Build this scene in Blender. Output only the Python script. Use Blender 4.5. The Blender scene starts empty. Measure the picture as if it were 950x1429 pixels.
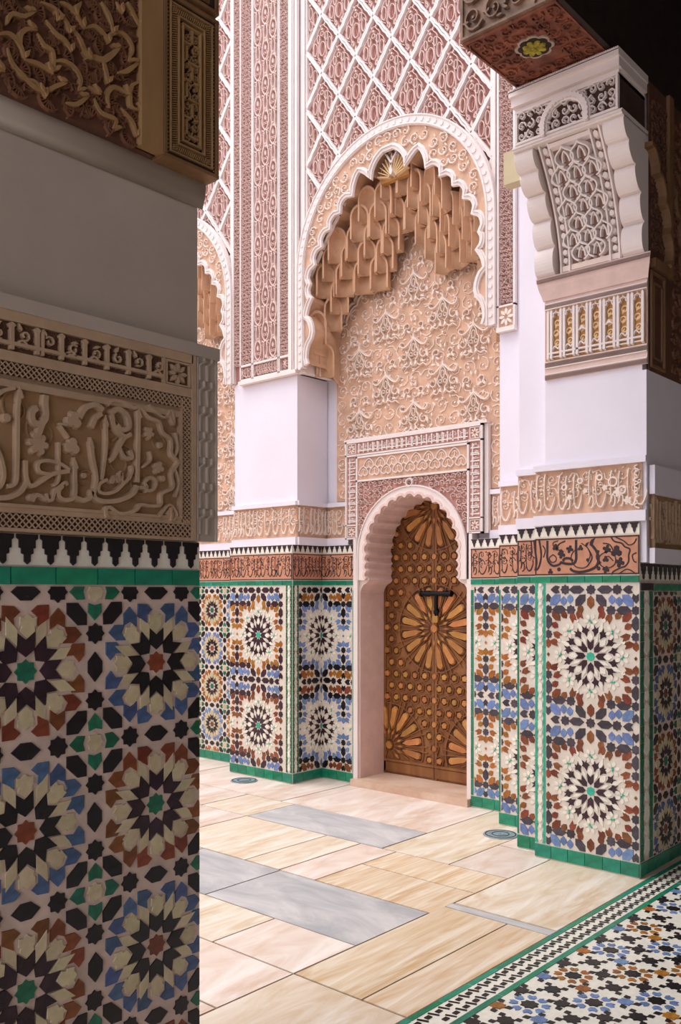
import bpy, math, random
from mathutils import Matrix, Vector
random.seed(7)
PI = math.pi
SC = bpy.context.scene
COL = SC.collection
# ------------------------------------------------------------------ camera
YAW = math.radians(41.53); FPX = 1270.0; HOR = 825.0; EYE = 1.6
cd = bpy.data.cameras.new('camera'); cam = bpy.data.objects.new('camera', cd); COL.objects.link(cam)
cam.location = (0, 0, EYE); cam.rotation_euler = (PI/2, 0, YAW - PI/2)
cd.sensor_fit = 'VERTICAL'; cd.sensor_height = 36.0; cd.lens = FPX/1429*36.0
cd.shift_y = (HOR - 714.5)/1429.0
cd.clip_start = 0.05; cd.clip_end = 200
SC.camera = cam
# ------------------------------------------------------------------ light
SC.view_settings.view_transform = 'Standard'; SC.view_settings.look = 'None'
SC.view_settings.gamma = 1; SC.view_settings.use_curve_mapping = False
SC.view_settings.exposure = 0.34
wd = bpy.data.worlds.new('World'); SC.world = wd; wd.use_nodes = True
bg = wd.node_tree.nodes['Background']; bg.inputs[0].default_value = (0.88, 0.89, 1.0, 1); bg.inputs[1].default_value = 1.6
sd = bpy.data.lights.new('sun', 'SUN'); sd.energy = 1.7; sd.angle = math.radians(50); sd.color = (1, 0.95, 0.88)
sun = bpy.data.objects.new('sun', sd); COL.objects.link(sun); sun.location = (0, 6, 12)
sun.rotation_euler = Vector((0.50, -0.42, -1.5)).to_track_quat('-Z', 'Y').to_euler()

# ------------------------------------------------------------------ materials
def lin(h):
    h = h.lstrip('#'); o = []
    for i in (0, 2, 4):
        c = int(h[i:i+2], 16)/255; o.append(c/12.92 if c <= .04045 else ((c+.055)/1.055)**2.4)
    return o
MATS = {}
def mat(name, col, rough=.8, var=.12, scale=6, bump=.0, bscale=60, rnd=0.0, spec=.4, col2=None, streak=None, metal=0, bdist=.002):
    m = bpy.data.materials.new(name); m.use_nodes = True; nt = m.node_tree; N = nt.nodes; L = nt.links
    b = N['Principled BSDF']; b.inputs['Roughness'].default_value = rough; b.inputs['Specular IOR Level'].default_value = spec
    b.inputs['Metallic'].default_value = metal
    c = lin(col); c2 = lin(col2) if col2 else [x*(1-var*2) for x in c]
    tc = N.new('ShaderNodeTexCoord'); no = N.new('ShaderNodeTexNoise'); no.inputs['Scale'].default_value = scale
    no.inputs['Detail'].default_value = 6; no.inputs['Roughness'].default_value = .6
    src = tc.outputs['Object']
    if name.startswith('marble'): no.inputs['Distortion'].default_value = 1.2; no.inputs['Detail'].default_value = 9
    if streak:
        mp = N.new('ShaderNodeMapping'); mp.inputs['Scale'].default_value = streak; L.new(src, mp.inputs[0]); src = mp.outputs[0]
    L.new(src, no.inputs['Vector'])
    rp = N.new('ShaderNodeValToRGB'); rp.color_ramp.elements[0].position = .35; rp.color_ramp.elements[1].position = .65
    rp.color_ramp.elements[0].color = (*c2, 1); rp.color_ramp.elements[1].color = (*c, 1)
    L.new(no.outputs[0], rp.inputs[0]); out = rp.outputs[0]
    if rnd:
        at = N.new('ShaderNodeAttribute'); at.attribute_name = 'rnd'; oi = N.new('ShaderNodeObjectInfo')
        ad = N.new('ShaderNodeMath'); ad.operation = 'ADD'; L.new(at.outputs['Fac'], ad.inputs[0]); L.new(oi.outputs['Random'], ad.inputs[1])
        fr = N.new('ShaderNodeMath'); fr.operation = 'FRACT'; L.new(ad.outputs[0], fr.inputs[0])
        mr = N.new('ShaderNodeMapRange'); mr.inputs[3].default_value = 1-rnd; mr.inputs[4].default_value = 1+rnd*.8; L.new(fr.outputs[0], mr.inputs[0])
        m2 = N.new('ShaderNodeMath'); m2.operation = 'MULTIPLY'; m2.inputs[1].default_value = 7.31; L.new(fr.outputs[0], m2.inputs[0])
        f2 = N.new('ShaderNodeMath'); f2.operation = 'FRACT'; L.new(m2.outputs[0], f2.inputs[0])
        m3 = N.new('ShaderNodeMapRange'); m3.inputs[3].default_value = .5-rnd*.06; m3.inputs[4].default_value = .5+rnd*.06; L.new(f2.outputs[0], m3.inputs[0])
        hs = N.new('ShaderNodeHueSaturation'); L.new(mr.outputs[0], hs.inputs['Value']); L.new(m3.outputs[0], hs.inputs['Hue']); L.new(out, hs.inputs['Color']); out = hs.outputs[0]
    L.new(out, b.inputs['Base Color'])
    if bump:
        n2 = N.new('ShaderNodeTexNoise'); n2.inputs['Scale'].default_value = bscale; n2.inputs['Detail'].default_value = 4; L.new(src, n2.inputs['Vector'])
        bp = N.new('ShaderNodeBump'); bp.inputs['Strength'].default_value = bump; bp.inputs['Distance'].default_value = bdist
        L.new(n2.outputs[0], bp.inputs['Height']); L.new(bp.outputs[0], b.inputs['Normal'])
    MATS[name] = m; return m
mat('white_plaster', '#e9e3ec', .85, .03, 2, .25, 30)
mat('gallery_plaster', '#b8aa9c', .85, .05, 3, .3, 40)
mat('edge_white', '#ecdfd9', .8, .04, 4, .2, 60)
mat('pink_face', '#e5c8be', .8, .06, 10, .3, 90)
mat('pink_ground', '#b67e76', .9, .12, 10, .3, 90)  # stucco grounds: pigment plus bounce light of the recesses, put into the colour
mat('warm_face', '#f3e0d2', .8, .06, 10, .3, 90)
mat('warm_ground', '#e0b699', .9, .14, 7, .3, 90)
mat('gold_face', '#eccb9c', .8, .08, 10, .3, 90)
mat('gold_ground', '#c48f55', .9, .14, 7, .3, 90)
mat('muqarnas_stone', '#dfb390', .8, .14, 4, .3, 50)
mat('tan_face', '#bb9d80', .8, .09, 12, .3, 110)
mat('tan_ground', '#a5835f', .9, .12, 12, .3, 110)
mat('lattice_ground', '#4a322b', .9, .1, 12)
mat('brown_ground', '#6d4f3e', .9, .12, 12, .3, 90)
mat('lace_ground', '#cd998d', .9, .12, 10, .3, 90)
mat('sebka_ground', '#a87468', .9, .14, 8, .3, 90)
mat('door_wood', '#99683c', .5, .2, 9, .5, 40, col2='#75492a', streak=(1, .15, 1))
mat('door_inlay', '#cf9352', .42, .2, 12, .3, 40, rnd=.22, col2='#a9713c', streak=(1, .3, 1))
mat('door_dark', '#4d2a17', .6, .2, 9)
mat('cedar_face', '#ab8458', .55, .15, 9, .5, 60, streak=(1, .2, 1))
mat('cedar', '#8f6845', .6, .2, 9, .5, 60, streak=(1, .2, 1))
mat('bracket_ground', '#9a7868', .9, .1, 12)
mat('cedar_ground', '#6a4433', .7, .2, 12, .4, 60)
mat('cedar_rib', '#7e5239', .7, .2, 12, .4, 60)
mat('cedar_dark', '#2e1d16', .7, .2, 12, .3, 60)
mat('painted_red', '#96573f', .6, .3, 9, .3, 60, col2='#5f3325')
mat('beam_face', '#8f705a', .6, .25, 9, .4, 60, col2='#5d4436')
mat('medallion_yellow', '#b8a92c', .6, .3, 30)
mat('medallion_white', '#b9a796', .7, .1, 20)
mat('iron', '#1b1c20', .45, .2, 20, .2, 60, metal=.6)
mat('brass', '#c9a05a', .35, .1, 20, metal=.7)
mat('drain_metal', '#8fa3a8', .5, .2, 30, .3, 80, metal=.15)
mat('beige_box', '#c9b994', .6, .05, 10)
G = dict(rough=.26, bump=.25, bscale=35, spec=.5, bdist=.003)
mat('bed_white', '#dfd5c6', .6, .06, 10, .3, 90)
mat('grout', '#d9c2b4', .85, .12, 10, .3, 90)
mat('t_black', '#1d1a20', var=.2, scale=30, rnd=.35, **G)
mat('t_plum', '#38222f', var=.2, scale=30, rnd=.3, **G)
mat('t_char', '#46424c', var=.2, scale=30, rnd=.3, **G)
mat('t_green', '#1f7457', var=.2, scale=30, rnd=.25, **G)
mat('t_bandgreen', '#1d8c6c', var=.16, scale=20, rnd=.22, **G)
mat('t_turq', '#35b597', var=.12, scale=30, rnd=.15, **G)
mat('t_brown', '#8a4a2a', var=.2, scale=30, rnd=.3, **G)
mat('t_ochre', '#b0702a', var=.2, scale=30, rnd=.22, **G)
mat('t_blue', '#4d6690', var=.2, scale=30, rnd=.25, **G)
mat('t_sky', '#6f8bbb', var=.15, scale=30, rnd=.2, **G)
mat('t_cream', '#cfc09c', var=.1, scale=30, rnd=.12, **G)
mat('t_white', '#efeadb', var=.06, scale=30, rnd=.07, **G)
mat('t_text', '#33242a', var=.1, scale=30, rough=.5)
mat('t_terracotta', '#cf9273', var=.12, scale=14, rnd=.05, rough=.6, bump=.2, bscale=60)
M_SL = dict(rough=.38, bump=.08, bscale=20)
mat('marble_cream', '#e9e1d4', col2='#cdb595', scale=2.6, streak=(.7, 3.2, 1), rnd=.06, **M_SL)
mat('marble_pink', '#eae1d8', col2='#d0b6a2', scale=2.0, streak=(.8, 2.2, 1), rnd=.05, **M_SL)
mat('marble_grey', '#d0ccc9', col2='#a6a7a9', scale=2.4, streak=(2.0, .8, 1), rnd=.06, **M_SL)
mat('marble_gold', '#e8dcc8', col2='#c8a57a', scale=2.6, streak=(.5, 5.0, 1), rnd=.06, **M_SL)
mat('sill_marble', '#d6bba6', .5, .06, 5, .3, 30, col2='#c29f86')
mat('joint', '#7d6753', .9, .15, 10)

# ------------------------------------------------------------------ mesh building
class MB:
    def __init__(s, m='white_plaster'):
        s.v = []; s.f = []; s.mi = []; s.sm = []; s.mats = []; s.rn = []; s.m = m; s.smooth = False; s.r = 0.0
    def mid(s, m):
        m = m or s.m
        if m not in s.mats: s.mats.append(m)
        return s.mats.index(m)
    def face(s, idx, m=None, smooth=None):
        s.f.append(idx); s.mi.append(s.mid(m)); s.sm.append(s.smooth if smooth is None else smooth); s.rn.append(s.r)
    def vs(s, pts):
        n = len(s.v); s.v.extend(pts); return n
    def box(s, x0, x1, y0, y1, z0, z1, m=None):
        n = s.vs([(x0,y0,z0),(x1,y0,z0),(x1,y1,z0),(x0,y1,z0),(x0,y0,z1),(x1,y0,z1),(x1,y1,z1),(x0,y1,z1)])
        for q in ((0,3,2,1),(4,5,6,7),(0,1,5,4),(1,2,6,5),(2,3,7,6),(3,0,4,7)): s.face([n+i for i in q], m)
    def plate(s, poly, z0, z1, m=None, inset=0.0, side=None, back=False):
        z1 += (len(s.f) % 11)*.00003
        a = sum(poly[i-1][0]*poly[i][1]-poly[i][0]*poly[i-1][1] for i in range(len(poly)))
        if a < 0: poly = poly[::-1]
        k = len(poly); cx = sum(p[0] for p in poly)/k; cy = sum(p[1] for p in poly)/k
        n = s.vs([(p[0], p[1], z0) for p in poly] + [(cx+(p[0]-cx)*(1-inset), cy+(p[1]-cy)*(1-inset), z1) for p in poly])
        for i in range(k): j = (i+1) % k; s.face([n+i, n+j, n+k+j, n+k+i], side or m)
        s.face([n+k+i for i in range(k)], m)
        if back: s.face([n+k-1-i for i in range(k)], m)
    def ribbon(s, pts, w, z0, z1, m=None, closed=False, top=.6, taper=0, side=None):
        k = len(pts)
        if k < 2: return
        z1 += (len(s.f) % 13)*.00003
        n = len(s.v)
        for i, p in enumerate(pts):
            a = pts[i-1] if (i or closed) else p; b = pts[(i+1) % k] if (i < k-1 or closed) else p
            dx, dy = b[0]-a[0], b[1]-a[1]; d = math.hypot(dx, dy) or 1; nx, ny = -dy/d, dx/d
            t = i/(k-1); h = w/2
            if taper == 1: h *= max(.12, 1-t)
            elif taper == 2: h *= max(.25, math.sin(PI*min(max(t, .03), .97))**.6)
            elif taper == 3: h *= .35+.65*(1-t)
            q = h*top
            s.v += [(p[0]+nx*h, p[1]+ny*h, z0), (p[0]+nx*q, p[1]+ny*q, z1), (p[0]-nx*q, p[1]-ny*q, z1), (p[0]-nx*h, p[1]-ny*h, z0)]
        for i in range(k if closed else k-1):
            a = n+4*i; b = n+4*((i+1) % k)
            s.face([a+1, a, b, b+1], side or m); s.face([a+2, a+1, b+1, b+2], m); s.face([a+3, a+2, b+2, b+3], side or m)
        if not closed:
            s.face([n, n+1, n+2, n+3], side or m); e = n+4*(k-1); s.face([e+3, e+2, e+1, e], side or m)
    def band(s, A, B, z0, z1, m=None, side=None):
        k = len(A); n = s.vs([(*p, z1) for p in A]+[(*p, z1) for p in B]+[(*p, z0) for p in A]+[(*p, z0) for p in B])
        for i in range(k-1):
            s.face([n+i, n+i+1, n+k+i+1, n+k+i], m)
            s.face([n+2*k+i, n+2*k+i+1, n+i+1, n+i], side or m)
            s.face([n+k+i, n+k+i+1, n+3*k+i+1, n+3*k+i], side or m)
        s.face([n, n+k, n+3*k, n+2*k], side or m); s.face([n+k-1, n+3*k-1, n+4*k-1, n+2*k-1], side or m)
    def disc(s, cx, cy, r, z0, z1, m=None, n=10, inset=.25): s.plate([(cx+r*math.cos(2*PI*i/n), cy+r*math.sin(2*PI*i/n)) for i in range(n)], z0, z1, m, inset)
    def ring(s, cx, cy, r, w, z0, z1, m=None, n=14): s.ribbon([(cx+r*math.cos(2*PI*i/n), cy+r*math.sin(2*PI*i/n)) for i in range(n)], w, z0, z1, m, True)
    def prism(s, prof, a0, a1, axis='y', m=None, smooth=False):
        # prof = closed outline in the plane across the axis; extruded from a0 to a1
        def P(p, a):
            if axis == 'y': return (p[0], a, p[1])
            if axis == 'x': return (a, p[0], p[1])
            return (p[0], p[1], a)
        k = len(prof); n = s.vs([P(p, a0) for p in prof]+[P(p, a1) for p in prof])
        for i in range(k): j = (i+1) % k; s.face([n+i, n+j, n+k+j, n+k+i], m, smooth)
        s.face([n+k-1-i for i in range(k)], m, False); s.face([n+k+i for i in range(k)], m, False)
    def mesh(s, name, rnd=False):
        me = bpy.data.meshes.new(name); me.from_pydata(s.v, [], s.f)
        for x in s.mats: me.materials.append(MATS[x])
        me.polygons.foreach_set('material_index', s.mi); me.polygons.foreach_set('use_smooth', s.sm)
        if rnd: me.attributes.new('rnd', 'FLOAT', 'FACE').data.foreach_set('value', s.rn)
        me.update(); return me
    def obj(s, name, parent=None, loc=(0,0,0), rz=0, rnd=False):
        if not s.f: return None
        return inst(s.mesh(name, rnd), name, parent, loc, rz)
def inst(me, name, parent=None, loc=(0,0,0), rz=0, sc=None):
    o = bpy.data.objects.new(name, me); COL.objects.link(o); o.parent = parent; o.location = loc; o.rotation_euler = (0, 0, rz)
    if sc: o.scale = sc
    return o
def fix(o):   # consistent outward faces
    import bmesh
    bm = bmesh.new(); bm.from_mesh(o.data); bmesh.ops.recalc_face_normals(bm, faces=bm.faces); bm.to_mesh(o.data); bm.free(); return o
def frX(x, y, z): return Matrix(((0, 0, -1, x), (-1, 0, 0, y), (0, 1, 0, z), (0, 0, 0, 1)))   # faces -X; u runs to the viewer's right (-Y)
def frY(y, x, z): return Matrix(((1, 0, 0, x), (0, 0, -1, y), (0, 1, 0, z), (0, 0, 0, 1)))    # faces -Y; u = +X
def frZ(x, y, z): return Matrix.Translation((x, y, z))
def thing(name, label, cat, M, group=None):
    o = bpy.data.objects.new(name, None); COL.objects.link(o); o.matrix_world = M; o.empty_display_size = .1
    o['label'] = label; o['category'] = cat
    if group: o['group'] = group
    return o
def struct(name, mb, M=None, parent=None):
    o = mb.obj(name, parent)
    if M is not None: o.matrix_world = M
    if parent is None: o['kind'] = 'structure'
    return o
def stuff(o):
    if o: o['kind'] = 'stuff'
    return o
# ------------------------------------------------------------------ curves
def arc(cx, cy, r, a0, a1, n, ry=None):
    return [(cx+r*math.cos(a0+(a1-a0)*i/n), cy+(ry or r)*math.sin(a0+(a1-a0)*i/n)) for i in range(n+1)]
def spiral(cx, cy, r0, r1, a0, turns, n):
    return [(cx+(r0+(r1-r0)*i/n)*math.cos(a0+2*PI*turns*i/n), cy+(r0+(r1-r0)*i/n)*math.sin(a0+2*PI*turns*i/n)) for i in range(n+1)]
def smooth(P, n=4, closed=False):
    o = []; k = len(P)
    if k < 3: return [P[0], ((P[0][0]+P[-1][0])/2, (P[0][1]+P[-1][1])/2), P[-1]]
    for i in range(k if closed else k-1):
        p0 = P[i-1] if (i or closed) else P[0]; p1 = P[i]; p2 = P[(i+1) % k]; p3 = P[(i+2) % k] if (i+2 < k or closed) else P[-1]
        for j in range(n):
            t = j/n; o.append(tuple(.5*((2*p1[c])+(-p0[c]+p2[c])*t+(2*p0[c]-5*p1[c]+4*p2[c]-p3[c])*t*t+(-p0[c]+3*p1[c]-3*p2[c]+p3[c])*t**3) for c in (0, 1)))
    if not closed: o.append(tuple(P[-1]))
    return o
def foil(C, sag, n=6):
    """lobed line through the cusps C; each span bulges to its left by sag*length"""
    o = []
    for i in range(len(C)-1):
        a, b = C[i], C[i+1]; dx, dy = b[0]-a[0], b[1]-a[1]; s = sag[i] if isinstance(sag, (list, tuple)) else sag
        for j in range(n):
            t = j/n; h = s*(1-(2*t-1)**2)**.6
            o.append((a[0]+dx*t-dy*h, a[1]+dy*t+dx*h))
    o.append(C[-1]); return o
def resample(P, n):
    L = [0]
    for i in range(1, len(P)): L.append(L[-1]+math.hypot(P[i][0]-P[i-1][0], P[i][1]-P[i-1][1]))
    o = []; j = 1
    for k in range(n+1):
        t = L[-1]*k/n
        while j < len(P)-1 and L[j] < t: j += 1
        f = (t-L[j-1])/((L[j]-L[j-1]) or 1); o.append((P[j-1][0]+(P[j][0]-P[j-1][0])*f, P[j-1][1]+(P[j][1]-P[j-1][1])*f))
    return o
def lobed(k, r, d, n=3): return [(r*(1-d+d*abs(math.sin(k*a/2))**.7)*math.cos(a), r*(1-d+d*abs(math.sin(k*a/2))**.7)*math.sin(a)) for a in [2*PI*i/(k*n*2) for i in range(k*n*2)]]
def xf(P, cx, cy, a=0, s=1, mx=False):
    c, q = math.cos(a), math.sin(a); return [(cx+s*((-x if mx else x)*c-y*q), cy+s*((-x if mx else x)*q+y*c)) for x, y in P]
LEAF = [(0,0),(.25,.22),(.55,.26),(.8,.14),(1,0),(.7,-.04),(.45,-.14),(.2,-.12)]
def vines(mb, w, h, cell, z0, z1, m, seed=1, inside=None, th=.13, seg=9, ox=0, oy=0):
    """arabesque of curled tendrils and half leaves filling w x h"""
    R = random.Random(seed); nx = max(1, round(w/cell)); ny = max(1, round(h/cell)); cx = w/nx; cy = h/ny; c = min(cx, cy)
    for j in range(ny):
        for i in range(nx):
            x = ox+(i+.5)*cx; y = oy+(j+.5)*cy
            if inside and not inside(x, y, c*.4): continue
            hd = 1 if (i+j) % 2 else -1; a0 = R.uniform(0, 6.3)
            mb.ribbon([(x+(px-x)*cx/c, y+(py-y)*cy/c) for px, py in spiral(x, y, c*.5, c*.12, a0, hd*R.uniform(.95, 1.25), seg)], c*th, z0, z1, m, taper=3)
            for q in range(2):
                a = a0+R.uniform(1.2, 2.2)*hd+q*2.4; r = c*(.42 if q else .2)
                mb.plate(xf(LEAF, x+r*math.cos(a), y+r*math.sin(a), a+hd*R.uniform(.6, 1.6), c*R.uniform(.32, .46), ), z0, z1*.92, m, .25)
            mb.disc(x, y, c*.09, z0, z1, m, 6)
def lattice(mb, w, h, z0, z1, m, g, ox=0, oy=0, rows=2, th=.0022):
    """two crossing zig-zag strands: the braided fillets"""
    n = max(2, round(w/(h/rows)))
    d = w/n
    mb.box(ox, ox+w, oy, oy+h, z0-.004, z0, g)
    for k in range(2):
        for r in range(rows):
            y0 = oy+h*r/rows; y1 = oy+h*(r+1)/rows
            mb.ribbon([(ox+i*d, y0 if (i+k) % 2 else y1) for i in range(n+1)], th, z0, z1, m, top=.7)
def kufic(mb, w, h, pitch, z0, z1, m, seed=1, ox=0, oy=0, th=None, curl=True):
    """band of upright square letters on a base line"""
    R = random.Random(seed); th = th or pitch*.16; n = max(2, round(w/pitch)); p = w/n
    mb.ribbon([(ox, oy+h*.26), (ox+w, oy+h*.26)], th, z0, z1, m, top=.8)
    for i in range(n):
        x = ox+(i+.3)*p; k = R.random()
        mb.plate([(x-th/2, oy+h*.04), (x+th/2, oy+h*.04), (x+th*.5, oy+h*.8), (x+th*.9, oy+h*.9), (x, oy+h), (x-th*.9, oy+h*.9), (x-th*.5, oy+h*.8)], z0, z1, m, .05)
        if k < .5:
            mb.plate([(x+th*.9, oy+h*.04), (x+th*1.7, oy+h*.04), (x+th*1.7, oy+h*.86), (x+th*1.3, oy+h*.97), (x+th*.9, oy+h*.86)], z0, z1, m, .05)
        if curl:
            y = oy+h*(.5+.12*R.random())
            mb.ribbon(spiral(x+p*.52, y, p*.2, p*.07, R.uniform(0, 6), 1.0*(1 if k > .5 else -1), 8), th*.6, z0, z1*.9, m)
            mb.plate(xf(LEAF, x+p*.4, oy+h*.72, R.uniform(-.5, 2.2), p*.34), z0, z1*.9, m, .2)
            if k > .6: mb.ribbon(smooth([(x+th, oy+h*.26), (x+p*.4, oy+h*.42), (x+p*.6, oy+h*.28)], 3), th*.8, z0, z1, m)
def thuluth(mb, w, h, z0, z1, m, seed=1, ox=0, oy=0, th=.012, pitch=.05):
    """band of cursive letters: tall uprights, sweeping bowls below, small scrolls behind"""
    R = random.Random(seed); n = max(2, round(w/pitch)); p = w/n; i = 0
    vines(mb, w, h*.62, h*.3, z0, z0+(z1-z0)*.6, m, seed+9, ox=ox, oy=oy+h*.34, th=.12, seg=7)
    while i < n:
        x = ox+(i+.35+R.uniform(-.1, .1))*p; k = R.random()
        top = oy+h*R.uniform(.86, .97)
        mb.ribbon(smooth([(x+th*.5, top), (x, top-h*.12), (x-th*.1, oy+h*.5), (x+th*.2, oy+h*.28), (x-th*.6, oy+h*.16)], 3), th, z0, z1, m, taper=3)
        if k < .55:
            s = p*R.uniform(1.1, 1.6)
            mb.ribbon(smooth([(x, oy+h*.3), (x+s*.2, oy+h*.14), (x+s*.55, oy+h*.12), (x+s*.85, oy+h*.28), (x+s*.95, oy+h*.42)], 4), th*1.1, z0, z1, m, taper=2)
        else:
            mb.ribbon(smooth([(x, oy+h*.2), (x+p*.25, oy+h*.36), (x+p*.55, oy+h*.3), (x+p*.5, oy+h*.14), (x+p*.2, oy+h*.1)], 4), th*.9, z0, z1, m)
            mb.disc(x+p*.6, oy+h*.5, th*.6, z0, z1, m, 8)
        if k < .3: mb.ribbon(spiral(x+p*.5, oy+h*.62, p*.26, p*.1, k*20, .9, 9), th*.7, z0, z1, m)
        i += 1 if k > .35 else 2
def frame_rect(mb, x0, x1, y0, y1, w, z0, z1, m, top=.8):
    for a, b in (((x0,y0+w/2),(x1,y0+w/2)), ((x0,y1-w/2),(x1,y1-w/2)), ((x0+w/2,y0+w),(x0+w/2,y1-w)), ((x1-w/2,y0+w),(x1-w/2,y1-w))): mb.ribbon([a, b], w, z0, z1, m, top=top)
# ------------------------------------------------------------------ mosaic tiles
def star8(r, q=.78, n=8): return [(r*(1 if i % 2 == 0 else q)*math.cos(PI*i/n), r*(1 if i % 2 == 0 else q)*math.sin(PI*i/n)) for i in range(2*n)]
def hexa(a, b, k=.42): return [(a,0),(a*k,b),(-a*k,b),(-a,0),(-a*k,-b),(a*k,-b)]
def heart(h, w): return [(h,0),(.35*h,.72*w),(-.1*h,w),(-h,w*.72),(-.55*h,0),(-h,-w*.72),(-.1*h,-w),(.35*h,-.72*w)]
def leaf(a, b): return [(a,0),(.25*a,b),(-.45*a,b*.85),(-a,0),(-.45*a,-b*.85),(.25*a,-b)]
def dart(a, b): return [(-a,0),(-.35*a,b*.75),(a,b),(.3*a,0),(a,-b),(-.35*a,-b*.75)]
def rhomb(a, b): return [(a,0),(0,b),(-a,0),(0,-b)]
def clip(P, x0, x1, y0, y1):
    for ax, lim, sg in ((0,x0,1),(0,x1,-1),(1,y0,1),(1,y1,-1)):
        o = []
        for i in range(len(P)):
            a, b = P[i-1], P[i]; da = (a[ax]-lim)*sg; db = (b[ax]-lim)*sg
            if (da >= 0) != (db >= 0):
                t = da/(da-db); o.append((a[0]+(b[0]-a[0])*t, a[1]+(b[1]-a[1])*t))
            if db >= 0: o.append(b)
        P = o
        if len(P) < 3: return []
    return P
TCACHE = {}
def lay(pieces, rect, parent, single=None, h=.004, stuff_name='mosaic_chips'):
    """pieces: (name, polygon, x, y, angle, material); whole pieces share mesh data, those cut by the border get their own"""
    x0, x1, y0, y1 = rect; sb = MB(); R = random.Random(5); cnt = 0
    for nm, poly, cx, cy, a, m in pieces:
        P = xf(poly, cx, cy, a)
        if max(p[0] for p in P) < x0 or min(p[0] for p in P) > x1 or max(p[1] for p in P) < y0 or min(p[1] for p in P) > y1: continue
        Q = clip(P, x0, x1, y0, y1)
        if len(Q) < 3: continue
        ar = abs(sum(Q[i-1][0]*Q[i][1]-Q[i][0]*Q[i-1][1] for i in range(len(Q))))/2
        if ar < 2e-5: continue
        whole = len(Q) == len(P) and all(abs(Q[i][0]-P[i][0])+abs(Q[i][1]-P[i][1]) < 1e-9 for i in range(len(P)))
        if not whole and all(x0 <= p[0] <= x1 and y0 <= p[1] <= y1 for p in P): whole = True
        if single and cnt < 296 and single(cx, cy):
            cnt += 1
            if whole:
                k = (nm, m, tuple(round(v, 5) for p in poly for v in p), h)
                if k not in TCACHE:
                    t = MB(m); t.plate(poly, 0, h, m, .035); TCACHE[k] = t.mesh(nm)
                o = inst(TCACHE[k], nm, parent, (cx+R.gauss(0, .0006), cy+R.gauss(0, .0006), 0), a+R.gauss(0, .018))
                o.rotation_euler = (R.gauss(0, .010), R.gauss(0, .010), o.rotation_euler[2])
            else:
                t = MB(m); t.plate([(p[0]-cx, p[1]-cy) for p in Q], 0, h, m, .03); t.obj(nm, parent, (cx, cy, 0))
        else:
            sb.r = R.random(); sb.plate(Q, 0, h+R.uniform(-.0006, .0006), m, .04)
    return stuff(sb.obj(stuff_name, parent, rnd=True))

PN = .3965
def pattern_small(i0, i1, j0, j1, P=PN, blue='t_blue', brown='t_brown', dark='t_black'):
    """eight-petalled rosettes on a square grid, brown and blue by turns (near pier)"""
    o = []
    S = lambda pts: [(x*P, y*P) for x, y in pts]
    petal = S([(.092,0),(.137,.06),(.25,.062),(.20,0),(.25,-.062),(.137,-.06)])
    shield = S([(.208,0),(.252,.052),(.283,.043),(.29,.058),(.345,.056),(.338,.03),(.362,0),(.338,-.03),(.345,-.056),(.29,-.058),(.283,-.043),(.252,-.052)])
    rh = S([(.172,0),(.268,.042),(.378,0),(.268,-.042)])
    A = [(.036,.379),(.079,.416),(.160,.418),(.158,.328),(.079,.279),(.083,.338)]; B = [(.225,.398),(.275,.349),(.275,.268),(.22,.293),(.167,.257),(.167,.335)]
    def cen(p): n = len(p); c = (sum(x for x, _ in p)/n, sum(y for _, y in p)/n); return S([(x-c[0], y-c[1]) for x, y in p]), c[0]*P, c[1]*P
    cuts = [cen([(sx*(y if sw else x), sy*(x if sw else y)) for x, y in q]) for q in (A, B) for sx in (1, -1) for sy in (1, -1) for sw in (0, 1)]
    hx = S([(.2875,.43),(.37,.43),(.4375,.353),(.4375,.279),(.37,.279),(.2875,.356)])
    dh = [cen([(sx*x, sy*y) for x, y in [(p[0]/P, p[1]/P) for p in hx]]) for sx in (1, -1) for sy in (1, -1)]
    ht = S([(.063,0),(.007,.053),(-.053,.050),(-.039,0),(-.053,-.050),(.007,-.053)])
    for i in range(i0, i1+1):
        for j in range(j0, j1+1):
            x, y = i*P, j*P; par = (i+j) % 2
            ring = brown if par == 0 else blue; c0 = ['t_green', 't_brown', 't_green', 't_ochre'][(2*i+j) % 4] if par == 0 else 't_brown'
            o.append(('star_tile', star8(.078*P), x, y, 0, 't_green' if par == 0 else 't_brown'))
            for k in range(8):
                a = k*PI/4; o.append(('petal_tile', petal, x, y, a, 't_plum' if par == 0 else 't_black'))
                o.append(('shield_tile', shield, x, y, a, 't_cream')); o.append(('diamond_tile', rh, x, y, a+PI/8, 't_cream'))
            for q, cx, cy in cuts: o.append(('arrow_tile', q, x+cx, y+cy, 0, ring))
            for q, cx, cy in dh: o.append(('hexagon_tile', q, x+cx, y+cy, 0, 't_black'))
            X, Y = x+.5*P, y+.5*P
            o.append(('star_tile', star8(.066*P), X, Y, 0, 't_cream'))
            for k in range(4):
                a = k*PI/2; o.append(('heart_tile', ht, X+.13*P*math.cos(a), Y+.13*P*math.sin(a), a, 't_green'))
            o.append(('hexagon_tile', hexa(.102*P, .055*P, .36), X, y, PI/2, 't_black')); o.append(('hexagon_tile', hexa(.102*P, .055*P, .36), x, Y, 0, 't_black'))
            for s in (1, -1):
                o.append(('star_tile', star8(.072*P), X, y+s*.222*P, 0, 't_black')); o.append(('star_tile', star8(.072*P), x+s*.222*P, Y, 0, 't_black'))
    return o
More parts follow.
